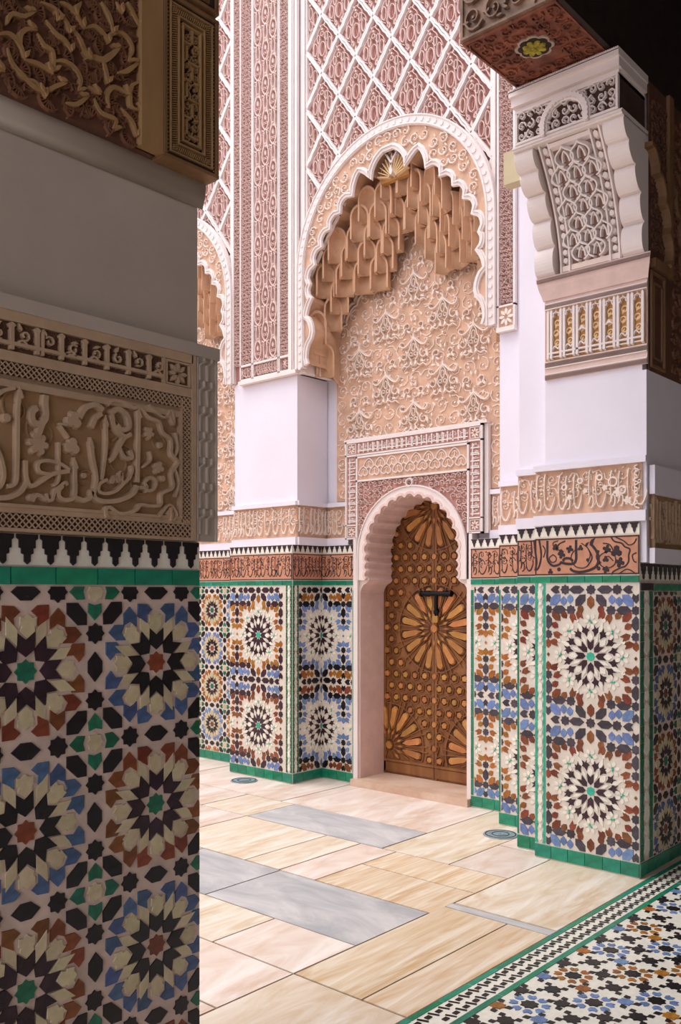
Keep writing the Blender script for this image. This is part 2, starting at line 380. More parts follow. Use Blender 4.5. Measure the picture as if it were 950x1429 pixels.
def pattern_large(x, y, sx_=.972, E=1.10, sy=1.02, brown='t_brown', blue='t_sky', dark='t_char', w2=None, top=True):
    """one big rosette with its field, 0.58 wide and 0.79 high, centred on x, y"""
    class Out(list):
        def append(s, q): n, p, X, Y, a, m = q; e = E*1.08 if m in (dark, blue) else (1.03 if math.hypot(X-x, Y-y) < .26 else E); list.append(s, (n, [(i*e, j*e) for i, j in p], x+(X-x)*sx_, Y, a, m))
    o = Out()
    def add(nm, poly, r, ang, a, m): o.append((nm, poly, x+r*math.cos(ang), y+r*math.sin(ang)*1.02, a, m))
    add('star_tile', star8(.026, .88), 0, 0, 0, 't_turq')
    for k in range(8):
        a = k*PI/4
        add('petal_tile', [(-.033,0),(-.016,.017),(.033,.021),(.012,0),(.033,-.021),(-.016,-.017)], .066, a, a, 't_plum')
        add('star_tile', leaf(.026, .016), .110, a, a, 't_white')
        add('petal_tile', [(-.030,0),(0,.009),(.030,0),(0,-.009)], .095, a+PI/8, a+PI/8, 't_white')
        add('petal_tile', [(-.040,0),(0,.013),(.036,0),(0,-.013)], .172, a+PI/8, a+PI/8, 't_white'); add('leaf_tile', leaf(.014, .011), .222, a+PI/8, a+PI/8, 't_white')
        add('bow_tile', [(.008,.007),(.014,0),(.008,-.007),(0,-.002),(-.008,-.007),(-.014,0),(-.008,.007),(0,.002)], .197, a, a+.78, 't_turq')
        for q in range(6):
            b = a+q*PI/3+.52; o.append(('leaf_tile', leaf(.0165, .0105), x+.197*math.cos(a)+.030*math.cos(b), y+(.197*math.sin(a)+.030*math.sin(b))*1.02, b, 't_white'))
        for s in (1, -1):
            add('arrow_tile', [(-.034,0),(-.010,.011),(-.002,.025),(.012,.012),(.032,.017),(.014,0),(.032,-.017),(.012,-.012),(-.002,-.025),(-.010,-.011)], .147, a+s*.222, a+s*.222, 't_plum')
            add('arrow_tile', [(.032,0),(.012,.019),(-.028,.017),(-.012,0),(-.028,-.017),(.012,-.019)], .245, a+s*.297, a+s*.297, brown)
        if k % 2:
            for s in (1, -1): add('leaf_tile', leaf(.024, .018), .290, a+s*.150, a+s*.15, brown)
            add('hexagon_tile', hexa(.036, .020), .318, a, a, brown)
        elif k in (2, 6):
            add('hexagon_tile', hexa(.036, .020), .306, a, a, brown)
            for s in (1, -1): add('leaf_tile', leaf(.024, .018), .276, a+s*.24, a+s*.5, brown)
        else:
            for s in (1, -1): add('leaf_tile', leaf(.026, .019), .287, a+s*.23, PI/2, brown)
            add('bow_tile', rhomb(.009, .011), .278, a, 0, brown)
    H = .3775*sy
    for sx in (1, -1):
        for q in (1, -1):
            def b(nm, poly, px, py, a, m): o.append((nm, poly, x+sx*px, y+q*py*sy, a*sx*q, m))
            b('star_tile', star8(.026), .128, .262, 0, dark); b('hexagon_tile', hexa(.040, .021), .206, .262, 0, dark); b('star_tile', star8(.024), .279, .262, 0, dark)
            b('hexagon_tile', hexa(.038, .020), .279, .190, PI/2, dark); b('star_tile', star8(.024), .279, .118, 0, dark)
            b('hexagon_tile', hexa(.040, .021), .066, .318, -PI/4*1.05, dark)
            b('leaf_tile', leaf(.024, .018), .133, .322, PI/2, blue); b('leaf_tile', leaf(.024, .018), .176, .312, -PI/2, blue); b('hexagon_tile', hexa(.040, .022), .231, .318, -PI/4, blue)
            if q == 1 or True: b('heart_tile', heart(.024, .020), .280, .328, -PI/2, dark)
        for q in ((1, -1) if top else (-1,)):
            def b(nm, poly, px, py, a, m): o.append((nm, poly, x+sx*px, y+q*py*sy, a*sx*q, m))
            b('hexagon_tile', hexa(.042, .020), .090, .3775, 0, dark if top == 2 else blue); b('star_tile', star8(.026), .165, .3775, 0, dark); b('heart_tile', heart(.026, .021), .232, .3775, PI, dark)
    for q in ((1, -1) if top else (-1,)): o.append(('star_tile', star8(.026), x, y+q*H, 0, dark))
    return o
def braid_strip(parent, x, y0, y1, green='t_bandgreen', w=.068, single=False):
    """upright green edging with a chain of pale lozenges and stars"""
    b = MB('grout'); g = .0036
    n = max(3, round((y1-y0)/max(.115, w*1.15))); d = (y1-y0)/n
    t = MB(green)
    for s in (-1, 1):
        xe = x+s*w/2; xi = x+s*w*.22
        for k in range(n*2):
            t.r = random.random(); ya = y0+k*d/2+.001; yb = ya+d/2-.002
            t.plate([(xi-s*.002, ya), (xe, ya), (xe, yb), (xi-s*.002, yb), (xi+s*.007, (ya+yb)/2)], 0, g, green, .02)
    for k in range(n):
        t.r = random.random(); t.plate(xf(hexa(d*.30, w*.22, .55), x, y0+(k+.4)*d, PI/2), 0, g+.0006, 't_white', .04); t.plate(xf(star8(w*.19), x, y0+(k+.9)*d), 0, g+.0006, 't_white', .04)
    return stuff(t.obj('edging_strip', parent, rnd=True))
def band_tiles(parent, x0, x1, y0, y1, size, m='t_bandgreen', name='band_tile', cuts=None, h=.006):
    n = max(1, round((x1-x0)/size)); d = (x1-x0)/n; R = random.Random(int(x0*100)+3)
    xs = cuts or [x0+i*d for i in range(n+1)]
    c = {}
    for i in range(len(xs)-1):
        w = round(xs[i+1]-xs[i]-.0016, 4)
        if w not in c:
            t = MB(m); t.plate([(-w/2, (y0-y1)/2), (w/2, (y0-y1)/2), (w/2, (y1-y0)/2), (-w/2, (y1-y0)/2)], 0, h, m, .02); c[w] = t.mesh(name)
        o = inst(c[w], name, parent, ((xs[i]+xs[i+1])/2, (y0+y1)/2, 0)); o.rotation_euler = (R.gauss(0, .006), R.gauss(0, .006), R.gauss(0, .003))
MERLON = [(-.46,1),(-.46,.86),(-.36,.80),(-.36,.55),(-.26,.52),(-.26,.36),(-.14,.32),(-.14,.10),(0,0),(.14,.10),(.14,.32),(.26,.36),(.26,.52),(.36,.55),(.36,.80),(.46,.86),(.46,1)]
def merlons(parent, x0, x1, y0, y1, pitch, m='t_black', pts=None, h=.005, seg=True):
    n = max(1, round((x1-x0)/pitch)); d = (x1-x0)/n; w = MB('t_white'); w.box(x0, x1, y0-.001, y1+.001, -.004, .0005, 't_white'); w.obj('pale_band', parent)
    t = MB(m); P = [(px*d*.98, (py-.5)*(y1-y0)) for px, py in (pts or MERLON)]; t.plate(P, 0, h, m, .02); me = t.mesh('merlon_tile')
    for i in range(n): inst(me, 'merlon_tile', parent, (x0+(i+.5)*d, (y0+y1)/2, 0))
TRI = [(-.48,1),(-.42,.86),(-.30,.80),(-.28,.55),(-.16,.46),(-.12,.22),(0,0),(.12,.22),(.16,.46),(.28,.55),(.30,.80),(.42,.86),(.48,1)]
def glyph_panel(parent, x0, x1, y0, y1, seed, m='t_terracotta', ink='t_text', strokes=None, blobs=None, th=.013):
    """terracotta tiles with the script left standing in dark glaze"""
    b = MB(m); b.box(x0, x1, y0, y1, -.004, .001, m); b.obj('panel_ground', parent)
    t = MB(ink); Z0, Z1 = .001, .0035
    frame_rect(t, x0+.002, x1-.002, y0+.002, y1-.002, .007, Z0, Z1, ink)
    if strokes:
        for w, p in strokes: t.ribbon(smooth(p, 4), w, Z0, Z1, ink, top=.9, taper=0)
        for k, p, r in blobs:
            if k == 'd': t.disc(p[0], p[1], r, Z0, Z1, ink, 8, .1)
            elif k == 'l': t.plate(xf(LEAF, p[0]-r, p[1], .9, 2*r), Z0, Z1, ink, .1)
            else: t.plate(xf(lobed(int(k[1]), r, .5, 2), p[0], p[1], .5), Z0, Z1, ink, .1)
    else: thuluth(t, x1-x0-.02, y1-y0-.02, Z0, Z1, ink, seed, x0+.01, y0+.01, th, .042)
    t.obj('inscription', parent)
CY, SY = math.cos(YAW), math.sin(YAW)
def seen(x, y, z, m=25):
    d = x*CY+y*SY
    if d < .2: return False
    px = 475+FPX*(x*SY-y*CY)/d; py = HOR-FPX*(z-EYE)/d
    return -m < px < 950+m and -m < py < 1429+m
def shift(P, dx, dy): return [(n, p, x+dx, y+dy, a, m) for n, p, x, y, a, m in P]
# ================================================================== setting
YC = 4.29          # middle of the far bay
b = MB('joint'); b.box(-3, 9, 2.06, 12, -.2, -.004, 'joint'); b.box(-3, 9, -3, 2.06, -.2, -.003, 'grout'); floor = struct('floor', b)
def slab(x0, x1, y0, y1, m, k=[0]):
    k[0] += 1; g = .004; t = MB(m); R = random.Random(k[0]); w, h = (x1-x0)/2-g, (y1-y0)/2-g
    t.plate([(-w,-h),(w,-h),(w,h),(-w,h)], -.03, 0, m, .004); t.obj('marble_slab', floor, ((x0+x1)/2, (y0+y1)/2, R.uniform(-.001, .001)))
C_, P_, G_, O_ = 'marble_cream', 'marble_pink', 'marble_grey', 'marble_gold'
for a in [(4.89,5.75,3.56,4.94,P_),(4.41,4.89,3.56,4.79,G_),(4.41,4.89,4.79,5.30,C_),(4.89,5.75,4.94,6.3,P_),(3.68,4.41,4.02,4.80,C_),(3.68,4.41,3.73,4.02,C_),(3.68,4.41,3.45,3.73,P_),
          (4.41,5.75,3.06,3.56,C_),(4.41,4.95,2.66,3.06,P_),(4.95,5.75,2.66,3.06,P_),(4.08,4.41,2.66,3.45,O_),(3.68,4.08,2.66,3.45,O_),(3.12,3.68,2.67,3.72,G_),(3.12,3.68,3.72,4.40,G_),(2.72,3.12,2.67,3.19,P_),(2.72,3.12,3.19,4.2,C_),
          (2.3,2.72,2.67,3.4,P_),(2.3,2.72,3.4,4.6,C_),(2.72,3.81,2.30,2.67,O_),(2.72,3.81,2.075,2.30,O_),(3.81,3.88,2.075,2.67,G_),(3.88,5.0,2.075,2.66,C_),(1.6,2.72,2.075,2.67,C_),(.5,1.6,2.075,2.67,P_),(5.0,6.0,2.075,2.66,C_),
          (4.41,4.89,5.30,6.3,P_),(3.68,4.41,4.80,5.6,P_),(3.12,3.68,4.40,5.6,C_),(2.3,3.12,4.6,5.6,P_),(1.3,2.3,2.67,4.0,P_),(1.3,2.3,4.0,5.6,C_),(0,1.3,2.67,5.6,P_),(3.68,4.41,5.6,6.8,C_),(4.41,4.89,6.3,7.6,C_),(4.89,5.75,6.3,7.6,P_),(5.75,6.3,5.8,7.6,C_),(5.75,6.3,2.0,3.8,C_)]: slab(*a)
for i in range(4):
    for j in range(3): slab(-2.8+i*1.6, -1.2+i*1.6, 5.6+j*1.5, 7.1+j*1.5, [C_, P_, C_][(i+j) % 3]) if i < 4 else None
b = MB('marble_cream'); b.box(3.6, 9, 7.6, 12, -.2, 0, 'marble_cream'); b.box(-3, 0, 2.075, 5.6, -.2, 0, 'marble_cream'); b.box(3.6, 3.68, 5.6, 7.6, -.2, 0); struct('outer_paving', b, parent=floor)
# walls round the court and the gallery (outside the picture); court walls kept low to let in sky light
b = MB('white_plaster'); b.box(-3.2, -3, 2.7, 12, 0, 4.2, 'pink_face'); struct('wall_west', b)
b = MB('white_plaster'); b.box(-3.2, 5.7, 12, 12.2, 0, 4.2, 'pink_face'); struct('wall_north', b)
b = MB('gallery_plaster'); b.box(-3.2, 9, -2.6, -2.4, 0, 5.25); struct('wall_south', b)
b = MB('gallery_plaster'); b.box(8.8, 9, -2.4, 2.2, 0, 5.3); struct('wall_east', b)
b = MB('cedar_dark'); b.box(-3.2, 9, -2.6, 2.12, 5.25, 5.5)
struct('ceiling', b)
for i in range(18):
    t = MB('cedar_dark'); t.box(0, .12, -2.4, 2.10, 5.05, 5.25, 'cedar_dark'); t.obj('ceiling_beam', bpy.data.objects['ceiling'], (-2.8+i*.65, 0, 0))
# far wall: piers, niche back, wall above the arches
b = MB('white_plaster')
for yc in (YC, YC+2.70):
    b.box(5.80, 6.6, yc+.632, yc+1.35, 0, 5.3); b.box(5.80, 6.6, yc-1.35, yc-.542, 0, 5.3); b.box(5.80, 6.6, yc-.542, yc+.632, 2.506, 5.3)
    b.box(5.47, 6.6, yc-1.35, yc+1.35, 5.20, 8.2)
    b.box(5.45, 5.8, yc+.955, yc+1.35, 3.4, 5.2); b.box(5.45, 5.8, yc-1.35, yc-.955, 3.4, 5.2)
b.box(5.80, 6.6, YC+4.05, 12, 0, 8.2); b.box(5.42, 5.79, YC+3.67, YC+4.46, 0, 8.2)
b.box(5.42, 5.79, 5.33, YC+1.76, 0, 1.99); b.box(5.42, 5.79, YC+.99, YC+1.76, 1.99, 8.2)                      # left pier
b.box(5.42, 5.85, 2.93, YC-.955, 0, 8.2)                       # right half pier
b.box(5.0, 6.6, 2.69, 2.935, 0, 8.2); b.box(4.90, 6.6, 2.12, 2.70, 0, 1.76); b.box(4.90, 6.6, 2.075, 2.70, 1.76, 2.83); b.box(4.90, 6.6, 2.10, 2.70, 2.83, 4.45); b.box(5.5, 6.6, 2.70, 3.0, 0, 8.2)
wall_back = fix(struct('wall_back', b))
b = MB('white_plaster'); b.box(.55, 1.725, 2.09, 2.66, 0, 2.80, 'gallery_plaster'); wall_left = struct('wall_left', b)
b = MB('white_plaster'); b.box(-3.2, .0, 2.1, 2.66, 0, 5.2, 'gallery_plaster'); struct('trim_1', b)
# ================================================================== near pier
M = frY(2.081, 1.172, 0)
t = thing('mosaic_dado', 'shaded dado of big brown and blue tile rosettes on the near left pier', 'tile dado', M)
b = MB('grout'); b.box(-.615, .553, 0, 1.743, -.006, 0); b.obj('grout_bed', t)
def near_seen(u, v): return seen(1.172+u, 2.08, v, 12)
lay(shift(pattern_small(-1, 2, -2, 3), 0, 1.400-2*PN), (-.60, .551, .09, 1.612), t, near_seen)
band_tiles(t, -.6, .551, 1.617, 1.661, .123, cuts=[-.6, -.45, -.32, -.175, -.042, .081, .204, .322, .450, .551])
merlons(t, -.61, .551, 1.666, 1.742, .0655)
band_tiles(t, -.6, .551, .01, .085, .12)
NEAR = [(15,1,[(-236,336),(-241,281),(-242,197),(-244,125),(-252,106),(-269,101)]),(13,0,[(-299,199),(-284,168),(-276,133),(-281,106),(-296,90)]),(16,0,[(-221,168),(-219,127),(-206,107),(-180,121),(-145,143),(-101,154)]),(18,0,[(-218,115),(-233,92),(-258,77),(-287,72),(-312,74)]),(13,0,[(-99,157),(-128,170),(-163,174),(-186,165),(-184,145),(-156,140)]),(10,0,[(-130,223),(-130,179),(-131,129),(-145,114)]),(12,0,[(-166,92),(-161,77),(-149,78),(-139,103),(-113,124),(-107,117)]),(16,1,[(-86,180),(-84,133),(-86,92),(-107,80),(-128,85),(-131,101),(-120,116)]),(18,0,[(-86,89),(-60,83),(-40,92),(-33,109),(-23,90),(11,85),(57,94),(93,113),(107,134)]),(15,1,[(-38,237),(-31,190),(-21,145),(-29,103)]),(13,1,[(7,301),(9,246),(4,193),(-6,140)]),(13,0,[(12,143),(-12,130),(-14,110),(7,106),(38,115),(65,140)]),(12,0,[(18,143),(27,137),(35,152),(45,140),(55,166),(59,140),(77,149),(90,173),(85,187)]),(17,1,[(110,338),(110,265),(108,198),(107,144)]),(13,0,[(133,123),(158,129),(169,150),(150,161),(131,146),(138,132),(113,131)]),(9,0,[(121,186),(150,209),(146,232)]),(20,0,[(22,316),(45,333),(73,321),(81,292),(59,279),(41,290)]),(18,0,[(26,314),(35,282),(65,263),(87,272)]),(18,0,[(65,260),(49,235),(30,203),(17,193)]),(16,0,[(48,231),(65,207),(89,209),(82,228)]),(22,0,[(-190,301),(-203,287),(-200,266),(-183,262),(-166,280),(-168,316),(-166,335)]),(22,0,[(-169,279),(-180,253),(-188,228)]),(10,0,[(-128,266),(-103,238)]),(8,0,[(-128,270),(-108,269)]),(20,0,[(-71,293),(-53,321),(-23,334),(-1,323)]),(18,0,[(-5,313),(-23,300),(-36,273)]),(14,0,[(-166,76),(-190,87),(-203,71)]),(13,0,[(-293,315),(-274,330),(-249,340)]),(13,0,[(12,338),(26,352),(65,354),(93,343),(113,348),(144,325),(179,317),(192,290),(220,272),(222,234),(244,212),(222,179),(227,141),(188,120),(184,89),(146,83),(117,84),(101,68),(53,56),(18,71),(7,60),(12,44)]),(9,0,[(146,358),(196,332),(222,356),(231,316),(214,341)]),(9,0,[(235,295),(244,254),(231,225)]),(9,0,[(231,197),(248,157),(235,114)]),(9,0,[(179,54),(214,91),(241,65),(222,50),(222,85)])]
NEARB = [('f6',(-185,213),14.58839874956582),('f3',(-86,285),11.809656130600903),('f3',(-91,218),11.809656130600903),('d',(-58,147),4.168113928447378),('d',(-269,265),6.252170892671066),('f5',(146,283),9.030913511635985),('f4',(179,192),9.030913511635985),('d',(192,162),4.8627995831886075),('d',(184,254),4.8627995831886075),('d',(-203,80),5.5574852379298365),('f3',(222,342),7.641542202153525),('f3',(218,70),7.641542202153525)]
M = frY(2.05, 1.37, 1.745)
t = thing('calligraphy_panel', 'shaded tan stucco panel of large cursive script in a braided border, near left pier', 'carved panel', M)
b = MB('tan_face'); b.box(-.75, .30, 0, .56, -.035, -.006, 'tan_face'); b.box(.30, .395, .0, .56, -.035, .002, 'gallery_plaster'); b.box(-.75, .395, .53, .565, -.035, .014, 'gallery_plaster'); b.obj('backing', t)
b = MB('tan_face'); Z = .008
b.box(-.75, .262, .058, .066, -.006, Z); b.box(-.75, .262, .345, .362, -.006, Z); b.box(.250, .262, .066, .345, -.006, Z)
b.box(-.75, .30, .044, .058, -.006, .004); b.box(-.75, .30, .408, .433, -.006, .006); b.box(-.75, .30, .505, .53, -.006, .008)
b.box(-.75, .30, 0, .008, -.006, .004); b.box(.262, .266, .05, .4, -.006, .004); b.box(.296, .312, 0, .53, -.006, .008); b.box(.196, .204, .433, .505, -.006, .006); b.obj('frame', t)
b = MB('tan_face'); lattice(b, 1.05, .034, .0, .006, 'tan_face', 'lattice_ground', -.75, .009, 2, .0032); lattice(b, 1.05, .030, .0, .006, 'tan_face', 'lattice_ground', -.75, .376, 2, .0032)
n = 26
b.box(.267, .296, .045, .376, -.004, -.003, 'lattice_ground')
for k in range(2):
    for r in range(2):
        x0 = .267+.0145*r; x1 = x0+.0145; b.ribbon([((x0 if (i+k) % 2 else x1), .045+i*.331/n) for i in range(n+1)], .0032, 0, .006, 'tan_face', top=.7)
b.obj('braided_border', t)
b = MB('brown_ground'); b.box(-.75, .196, .433, .505, -.006, -.004, 'brown_ground'); b.box(.206, .294, .433, .505, -.006, -.004, 'brown_ground')
vines(b, .94, .07, .03, -.004, .001, 'brown_ground', 4, ox=-.75, oy=.434, seg=7)
kufic(b, .94, .072, .066, -.004, .010, 'tan_face', 3, -.745, .433, .0105)
b.ribbon(star8(.03, .5), .004, -.004, .004, 'tan_face', True) if False else None
for k in range(8): b.plate(xf(leaf(.016, .007), .25+.02*math.cos(k*PI/4), .469+.019*math.sin(k*PI/4), k*PI/4), -.004, .005, 'tan_face', .2)
frame_rect(b, .206, .294, .434, .504, .006, -.004, .006, 'tan_face'); b.obj('square_lettering', t)
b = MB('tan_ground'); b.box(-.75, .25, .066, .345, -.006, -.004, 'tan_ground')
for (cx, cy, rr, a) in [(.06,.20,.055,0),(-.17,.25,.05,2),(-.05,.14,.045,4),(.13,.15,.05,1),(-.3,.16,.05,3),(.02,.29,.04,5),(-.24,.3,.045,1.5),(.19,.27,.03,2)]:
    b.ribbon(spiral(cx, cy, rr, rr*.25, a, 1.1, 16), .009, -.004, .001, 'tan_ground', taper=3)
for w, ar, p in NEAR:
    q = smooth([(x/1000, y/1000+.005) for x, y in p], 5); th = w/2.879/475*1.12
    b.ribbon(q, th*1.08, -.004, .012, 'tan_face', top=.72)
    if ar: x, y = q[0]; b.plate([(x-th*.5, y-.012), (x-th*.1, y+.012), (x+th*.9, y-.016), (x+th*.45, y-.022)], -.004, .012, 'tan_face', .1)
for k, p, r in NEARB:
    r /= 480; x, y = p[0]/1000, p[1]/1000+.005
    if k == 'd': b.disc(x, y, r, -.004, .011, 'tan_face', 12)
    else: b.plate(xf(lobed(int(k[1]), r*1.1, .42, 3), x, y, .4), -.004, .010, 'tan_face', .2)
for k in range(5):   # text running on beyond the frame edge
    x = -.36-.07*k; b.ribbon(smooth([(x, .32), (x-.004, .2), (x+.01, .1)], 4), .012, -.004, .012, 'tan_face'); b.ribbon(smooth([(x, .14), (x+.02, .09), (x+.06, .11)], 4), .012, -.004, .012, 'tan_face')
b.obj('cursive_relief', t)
b = MB('gallery_plaster')
for i in range(7):
    v = .02+i*.074
    for du in (0, .028): b.ribbon([(.325+du, v), (.325+du, v+.045), (.343+du, v+.055), (.343+du, v+.074)], .009, .0, .010, 'gallery_plaster')
b.ribbon([(.318, 0), (.318, .53)], .006, .0, .008); b.ribbon([(.389, .0), (.389, .53)], .008, .0, .008); b.obj('chain_edge', t)
b = MB('gallery_plaster'); prof = [(-.0,0),(.008,0),(.014,-.012),(.016,-.03),(.012,-.055),(.0,-.085)]
M = frY(2.085, 1.14, 2.81); b.prism([(-x if 0 else x, y) for x, y in prof], -.6, .60, 'x', 'gallery_plaster', True)
b.v = [(v[0], v[2], v[1]) for v in b.v]
cv = fix(struct('trim_2', b, M))
# cedar above the near pier
WOOD = [(16,[(22,115),(47,129),(68,127),(84,111),(92,88)]),(14,[(84,111),(81,139),(97,162),(125,172)]),(15,[(47,94),(59,65),(84,47),(116,32),(148,24)]),(16,[(90,85),(116,90),(142,90),(168,83)]),(15,[(125,165),(145,144),(168,137),(171,91)]),(16,[(168,113),(195,128),(226,126),(247,104),(240,71)]),(14,[(151,32),(175,56),(208,79)]),(15,[(148,208),(175,188),(205,181),(219,160)]),(15,[(215,225),(243,207),(261,178),(278,167)]),(20,[(261,163),(286,177),(315,183),(344,212),(367,241)]),(16,[(311,185),(322,155),(329,127)]),(14,[(254,236),(286,257),(315,252),(333,235)]),(14,[(333,248),(359,276),(389,274),(405,249),(389,213)]),(16,[(359,168),(389,187),(428,227)]),(14,[(436,178),(405,155),(397,123),(405,94),(444,103)]),(15,[(333,65),(326,94),(344,124),(382,126),(397,123)]),(15,[(205,27),(236,36),(271,72)]),(15,[(268,95),(286,90),(307,90)]),(15,[(286,71),(307,43),(352,41),(344,16)]),(14,[(367,79),(405,55),(420,23)]),(14,[(307,330),(333,305),(344,266)]),(14,[(389,370),(409,347),(428,321)]),(14,[(247,301),(236,265),(257,238)]),(14,[(47,152),(59,181),(90,190),(122,217)]),(13,[(22,38),(41,35)]),(13,[(181,251),(208,228),(215,206)]),(13,[(352,352),(374,331)]),(12,[(103,44),(125,41),(148,15)]),(14,[(188,272),(215,273),(236,259)]),(12,[(135,246),(175,248),(181,221)])]
M = frY(2.03, 1.05, 2.80)
t = thing('carved_cedar_frieze', 'dark carved cedar panel of curling leaf scrolls over the near left pier', 'wood panel', M)
b = MB('cedar_ground'); b.box(-.5, .49, 0, .9, -.6, -.014, 'cedar_ground'); b.obj('backing', t)
b = MB('cedar_ground')
R = random.Random(2)
for i in range(15):
    for j in range(14):
        x = -.08+i*.04; y = .02+j*.04
        if x > .42 or y > .52: continue
        a = R.uniform(0, 6.3)
        for q in range(7): an = a+q*.36; b.ribbon([(x+.004*math.cos(an), y+.004*math.sin(an)), (x+.027*math.cos(an), y+.027*math.sin(an))], .005, -.014, -.005, 'cedar_rib')
        b.ribbon(arc(x, y, .028, a-.4, a+2.4, 6), .005, -.014, -.003, 'cedar_rib')
b.obj('ribbed_leaves', t)
b = MB('cedar_face')
for w, p in WOOD:
    q = smooth([(x/1000, y/1000) for x, y in p], 5); th = w/2.969/470*1.0; b.ribbon(q, th*1.3, -.014, .001, 'cedar_face', top=.8, taper=2)
    b.plate(xf(LEAF, q[-1][0], q[-1][1], math.atan2(q[-1][1]-q[-3][1], q[-1][0]-q[-3][0])+2.4, .03), -.014, .006, 'cedar_face', .2)
b.obj('scroll_relief', t); b = MB('cedar_face')
for i in range(26): vx = -.45+.1*(i % 9); vy = .46+.1*(i//9); b.ribbon(spiral(vx, vy, .05, .015, i, 1.1, 10), .012, -.014, .008, 'cedar_face', taper=3)
b.obj('upper_scrolls', t)
b = MB('cedar_face'); b.box(.425, .497, 0, .9, -.02, .012, 'cedar_face'); b.obj('post', t)
M = frY(2.02, 1.56, 2.795)
t = thing('framed_cedar_panel', 'upright cedar panel with nested frames around pierced lettering, top left, beside the curling frieze', 'wood panel', M)
b = MB('cedar'); b.box(-.012, .185, 0, .9, -.62, -.012, 'cedar'); b.obj('backing', t)
b = MB('cedar')
frame_rect(b, -.012, .185, .0, .46, .012, -.012, .004, 'cedar'); frame_rect(b, .0, .173, .012, .448, .010, -.012, -.002, 'cedar_dark'); frame_rect(b, .010, .163, .022, .438, .004, -.012, .004, 'cedar_face')
frame_rect(b, .014, .159, .026, .434, .024, -.012, -.006, 'cedar_ground'); frame_rect(b, .038, .135, .05, .41, .005, -.012, .004, 'cedar_face'); frame_rect(b, .043, .130, .055, .405, .009, -.012, -.008, 'cedar_dark'); frame_rect(b, .052, .121, .064, .396, .006, -.012, .004, 'cedar_face')
for i in range(64):
    v = .03+i*.0063
    for u0 in (.017, .139): b.ribbon([(u0, v), (u0+.018, v+.006)], .0026, -.006, .001, 'cedar_face', top=.8)
for i in range(20):
    u = .02+i*.0066
    for v0 in (.030, .413): b.ribbon([(u, v0), (u+.006, v0+.016)], .0026, -.006, .001, 'cedar_face', top=.8)
for i in range(40): b.disc(.005, .02+i*.0107, .0026, -.006, .0, 'cedar_face', 6); b.disc(.168, .02+i*.0107, .0026, -.006, .0, 'cedar_face', 6)
b.obj('frame', t)
b = MB('cedar_dark'); b.box(.058, .115, .07, .39, -.013, -.010, 'cedar_dark'); vines(b, .055, .30, .028, -.01, -.001, 'cedar_face', 6, ox=.06, oy=.08, th=.16)
for k in range(6): v = .085+k*.052; b.box(.060, .113, v, v+.006, -.01, .001, 'cedar_face'); b.box(.066+.02*(k % 2), .073+.02*(k % 2), v, v+.045, -.01, .001, 'cedar_face')
b.obj('pierced_lettering', t)
b = MB('cedar'); frame_rect(b, -.012, .185, .475, .9, .012, -.012, .004, 'cedar'); frame_rect(b, .0, .173, .487, .89, .010, -.012, -.002, 'cedar_dark'); b.obj('upper_frame', t)
b = MB('cedar_dark'); b.box(.55, 1.72, 2.10, 2.64, 3.72, 5.25); wt = struct('trim_3', b)
# ================================================================== far wall: one bay
LW, LH = .359, .478
def lozenge_mesh():
    b = MB('pink_face'); hw, hh = LW/2, LH/2
    b.plate([(hw,0),(0,hh),(-hw,0),(0,-hh)], -.034, -.030, 'sebka_ground')
    C = [(hw,0),(0,hh),(-hw,0),(0,-hh)]
    for i in range(4):
        a, c = C[i], C[(i+1) % 4]; q = []
        for j in range(9):
            t = j/8; w = .010+.004*math.sin(t*PI*6); x, y = a[0]+(c[0]-a[0])*t, a[1]+(c[1]-a[1])*t; L = math.hypot(x, y) or 1
            q.append((x*(1-w*1.1/L*.9), y*(1-w*.9/L)))
        b.ribbon(q, .021, -.030, .0, 'edge_white', top=.62)
    s = .80; q = [(x*s, y*s) for x, y in foil([(.13,0),(.075,.10),(.03,.17),(0,.20),(-.03,.17),(-.075,.10),(-.13,0)], -.12, 4)]
    b.ribbon(q, .008, -.030, -.012, 'pink_face')
    for x, y, rx, ry in ((0,-.035,.031,.058),(.078,-.02,.021,.052),(-.078,-.02,.021,.052),(.043,.055,.014,.034),(-.043,.055,.014,.034)):
        b.ribbon(arc(x, y, rx, 0, 2*PI, 12, ry)[:-1], .008, -.030, -.010, 'pink_face', True)
        b.ribbon([(x, y-ry*.5), (x, y+ry*.2)], rx*.5, -.030, -.022, 'sebka_ground')
    b.ring(0, .085, .017, .008, -.030, -.006, 'pink_face', 8); b.disc(0, .122, .012, -.030, -.006, 'pink_face', 6)
    for sx in (1, -1):
        b.ribbon(smooth([(sx*.02,.05),(sx*.034,.02),(sx*.04,-.05),(sx*.045,-.10),(sx*.02,-.13)], 3), .007, -.030, -.008, 'pink_face')
        b.ribbon(spiral(sx*.035, -.125, .02, .006, 1.5, sx*1.0, 7), .008, -.030, -.008, 'pink_face'); b.plate(xf(LEAF, sx*.01, -.13, PI/2+sx*-2.2, .04), -.030, -.010, 'pink_face', .2)
        b.ribbon(smooth([(sx*.105,-.02),(sx*.10,-.07),(sx*.06,-.10)], 3), .007, -.03, -.01, 'pink_face'); b.plate(xf(LEAF, sx*.015, .145, PI/2-sx*.5, .035), -.03, -.012, 'pink_face', .2)
    b.plate(xf(LEAF, 0, -.205, PI/2, .06), -.030, -.012, 'pink_face', .2)
    return b
LOZ = lozenge_mesh()
